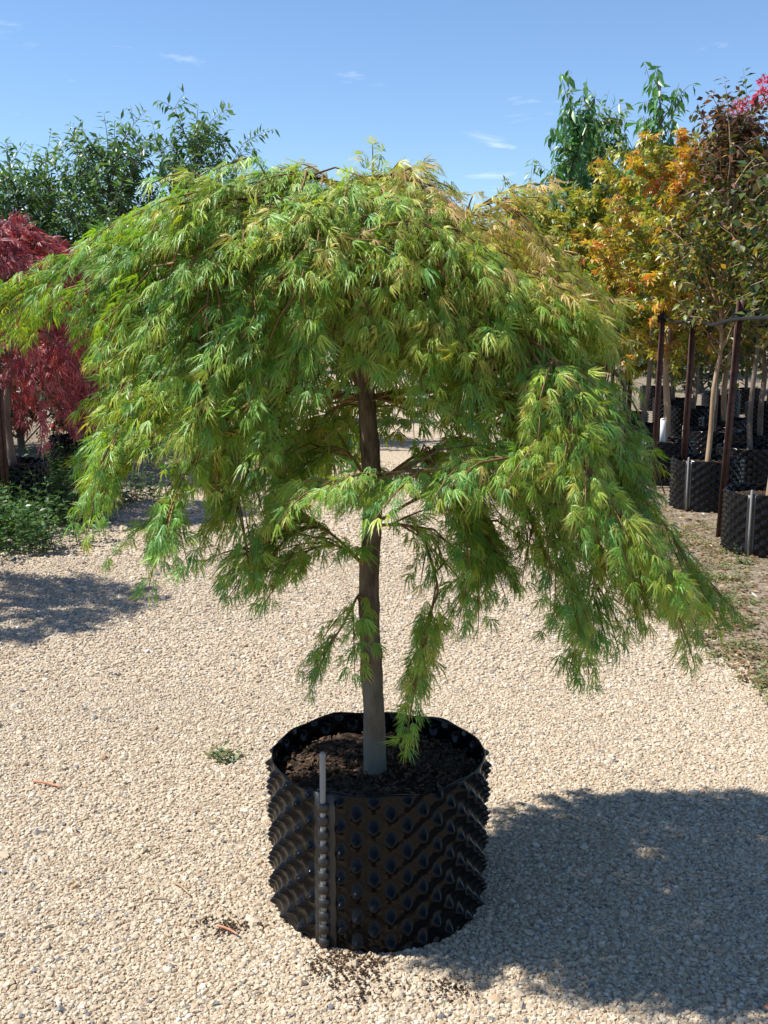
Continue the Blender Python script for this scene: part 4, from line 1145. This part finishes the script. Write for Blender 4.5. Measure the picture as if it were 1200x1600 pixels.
sp = [(-2.55 + wr.normal(0, .12), yy, .28) for yy in np.linspace(7.2, 9.6, 12)] + [(-2.35 + wr.normal(0, .1), yy, .14) for yy in np.linspace(7.2, 9.0, 7)] + [(-3.0, yy, .4) for yy in np.linspace(6.8, 11, 10)]
link('weeds', weeds('weeds', '', sp, 15, .34, .056, WG, 42), label='leafy green weeds growing beneath the crimson maple', cat='weeds', kind='stuff')
LW = [((.11, .15, .045), 1), ((.17, .19, .07), 1), ((.24, .22, .10), 1)]
sp = []
for _ in range(230):
    y = wr.uniform(3.6, 8.5); e = right_edge(y); sp.append((e + abs(wr.normal(0, .45)) - .06, y, wr.uniform(.05, .13)))
link('low_weeds', weeds('low_weeds', '', sp, 16, .035, .024, LW, 200), label='sparse pale green weeds on the soil before the pot row', cat='weeds', kind='stuff')

def litter(name, n, xr, yr, seed, label):
    rng = np.random.default_rng(seed); P, D, N, L = [], [], [], []
    for _ in range(n):
        y = rng.uniform(*yr); x = right_edge(y) + rng.exponential(.55) - .05 if xr is None else rng.uniform(*xr)
        a = rng.uniform(0, 6.28); P.append([x, y, .022 + rng.uniform(0, .012)]); D.append([math.cos(a), math.sin(a), rng.normal(0, .15)]); N.append(np.array([0, 0, 1.]) + rng.normal(0, .4, 3)); L.append(rng.uniform(.02, .055))
    cs = np.array([(.20, .11, .055), (.30, .19, .10), (.13, .075, .04), (.38, .28, .17)]); tint = cs[rng.integers(0, 4, n)]
    V, T, Cc, _ = place_leaves(protos_for('oval'), P, D, N, L, tint, rng)
    link(name, np_mesh(name, V, T, M['leaf'], tint=Cc), label=label, cat='leaf litter', kind='stuff')
litter('leaf_litter', 4200, None, (3.4, 10), 17, 'dry brown leaf litter on the soil before the pot row')
litter('leaf_litter', 5000, (3.2, 12), (9, 30), 18, 'brown leaf litter on the ground under the rear pot rows')

def sprig(x, y, label, h, seed, name='weed_sprout'):
    m = weeds(name, '', [(0, 0, .05)], seed, h, .03, LW + WG[:1], 700)
    link(name, m, label=label, cat='weed', loc=(x, y, 0))
p = at_z(350, 1185); sprig(p[0], p[1], 'tiny pale weed sprouting in the gravel behind the left of the big pot', .035, 19)
p = at_z(1152, 880); sprig(p[0], p[1] - .1, 'pale green weed sprig at the foot of the nearest row pot', .12, 20)

# twigs and a dry leaf on the gravel
def ground_twig(px1, py1, px2, py2, r, label, mat='drytwig', bendz=.001):
    a, b = at_z(px1, py1, .012), at_z(px2, py2, .012)
    mid = (a + b) / 2 + [0.002, .002, bendz]
    t = Acc(); t.tube(catmull([a, mid, b], 5), np.linspace(r, r * .6, 11), 6)
    link('fallen_twig', t.mesh('fallen_twig', M[mat]), label=label, cat='twig')
ground_twig(53, 1220, 97, 1230, .005, 'reddish fallen twig lying on open gravel')
ground_twig(272, 1378, 297, 1398, .0035, 'short tan twig on gravel left of the big pot', 'tanbark')
ground_twig(240, 1405, 268, 1407, .003, 'thin brown twig on gravel beside the short tan one', 'greybark')
ground_twig(340, 1446, 372, 1460, .004, 'brown twig scrap on gravel by the foot of the big pot', 'drytwig')
ground_twig(1150, 850, 1190, 815, .004, 'pale dry stem leaning against the nearest row pot', 'tanbark', .05)
Vd, Td, Sd = oval_proto(.32, .05, .1)
c = at_z(1190, 1572, .012)
Vd2 = np.vstack([Vd * .075, Vd * .075 - [0, 0, .0012]]); Td2 = np.vstack([Td, Td[:, ::-1] + len(Vd)])
link('fallen_leaf', np_mesh('fallen_leaf', Vd2, Td2, M['dryleaf']), label='dry orange brown leaf lying in the dappled shade on gravel', cat='leaf', loc=(c[0], c[1], .022), rotz=R_(-65))

sr = np.random.default_rng(33); ac = Acc()
for (px_, py_, rr, nn) in ((545, 1508, .05, 260), (570, 1545, .05, 120), (360, 1450, .045, 90), (705, 1552, .04, 70)):
    c0 = at_z(px_, py_)
    for _ in range(nn):
        x, y = c0[0] + sr.normal(0, rr), c0[1] + sr.normal(0, rr * .7)
        if math.hypot(x - POT_X, y - POT_Y) < .30: continue
        l_, w_, h_ = sr.uniform(.003, .013), sr.uniform(.003, .008), sr.uniform(.002, .006)
        qv = np.array([[-1, -.7, 0], [.6, -1, 0], [1, .5, 0], [-.5, 1, 0], [-.1, 0, 1.2]]) * [l_ / 2, w_ / 2, h_]
        a_ = sr.uniform(0, 6.28); cr, sn = math.cos(a_), math.sin(a_)
        qv = np.stack([qv[:, 0] * cr - qv[:, 1] * sn, qv[:, 0] * sn + qv[:, 1] * cr, qv[:, 2]], -1) + [x, y, .006 + sr.uniform(0, .004)]
        ac.add(qv, np.array([[0, 1, 4], [1, 2, 4], [2, 3, 4], [3, 0, 4], [0, 2, 1], [0, 3, 2]]))
link('spilled_soil', ac.mesh('spilled_soil', M['chip'], smooth=False), label='dark brown potting soil crumbs spilled on gravel at the foot of the big pot', cat='soil', kind='stuff')
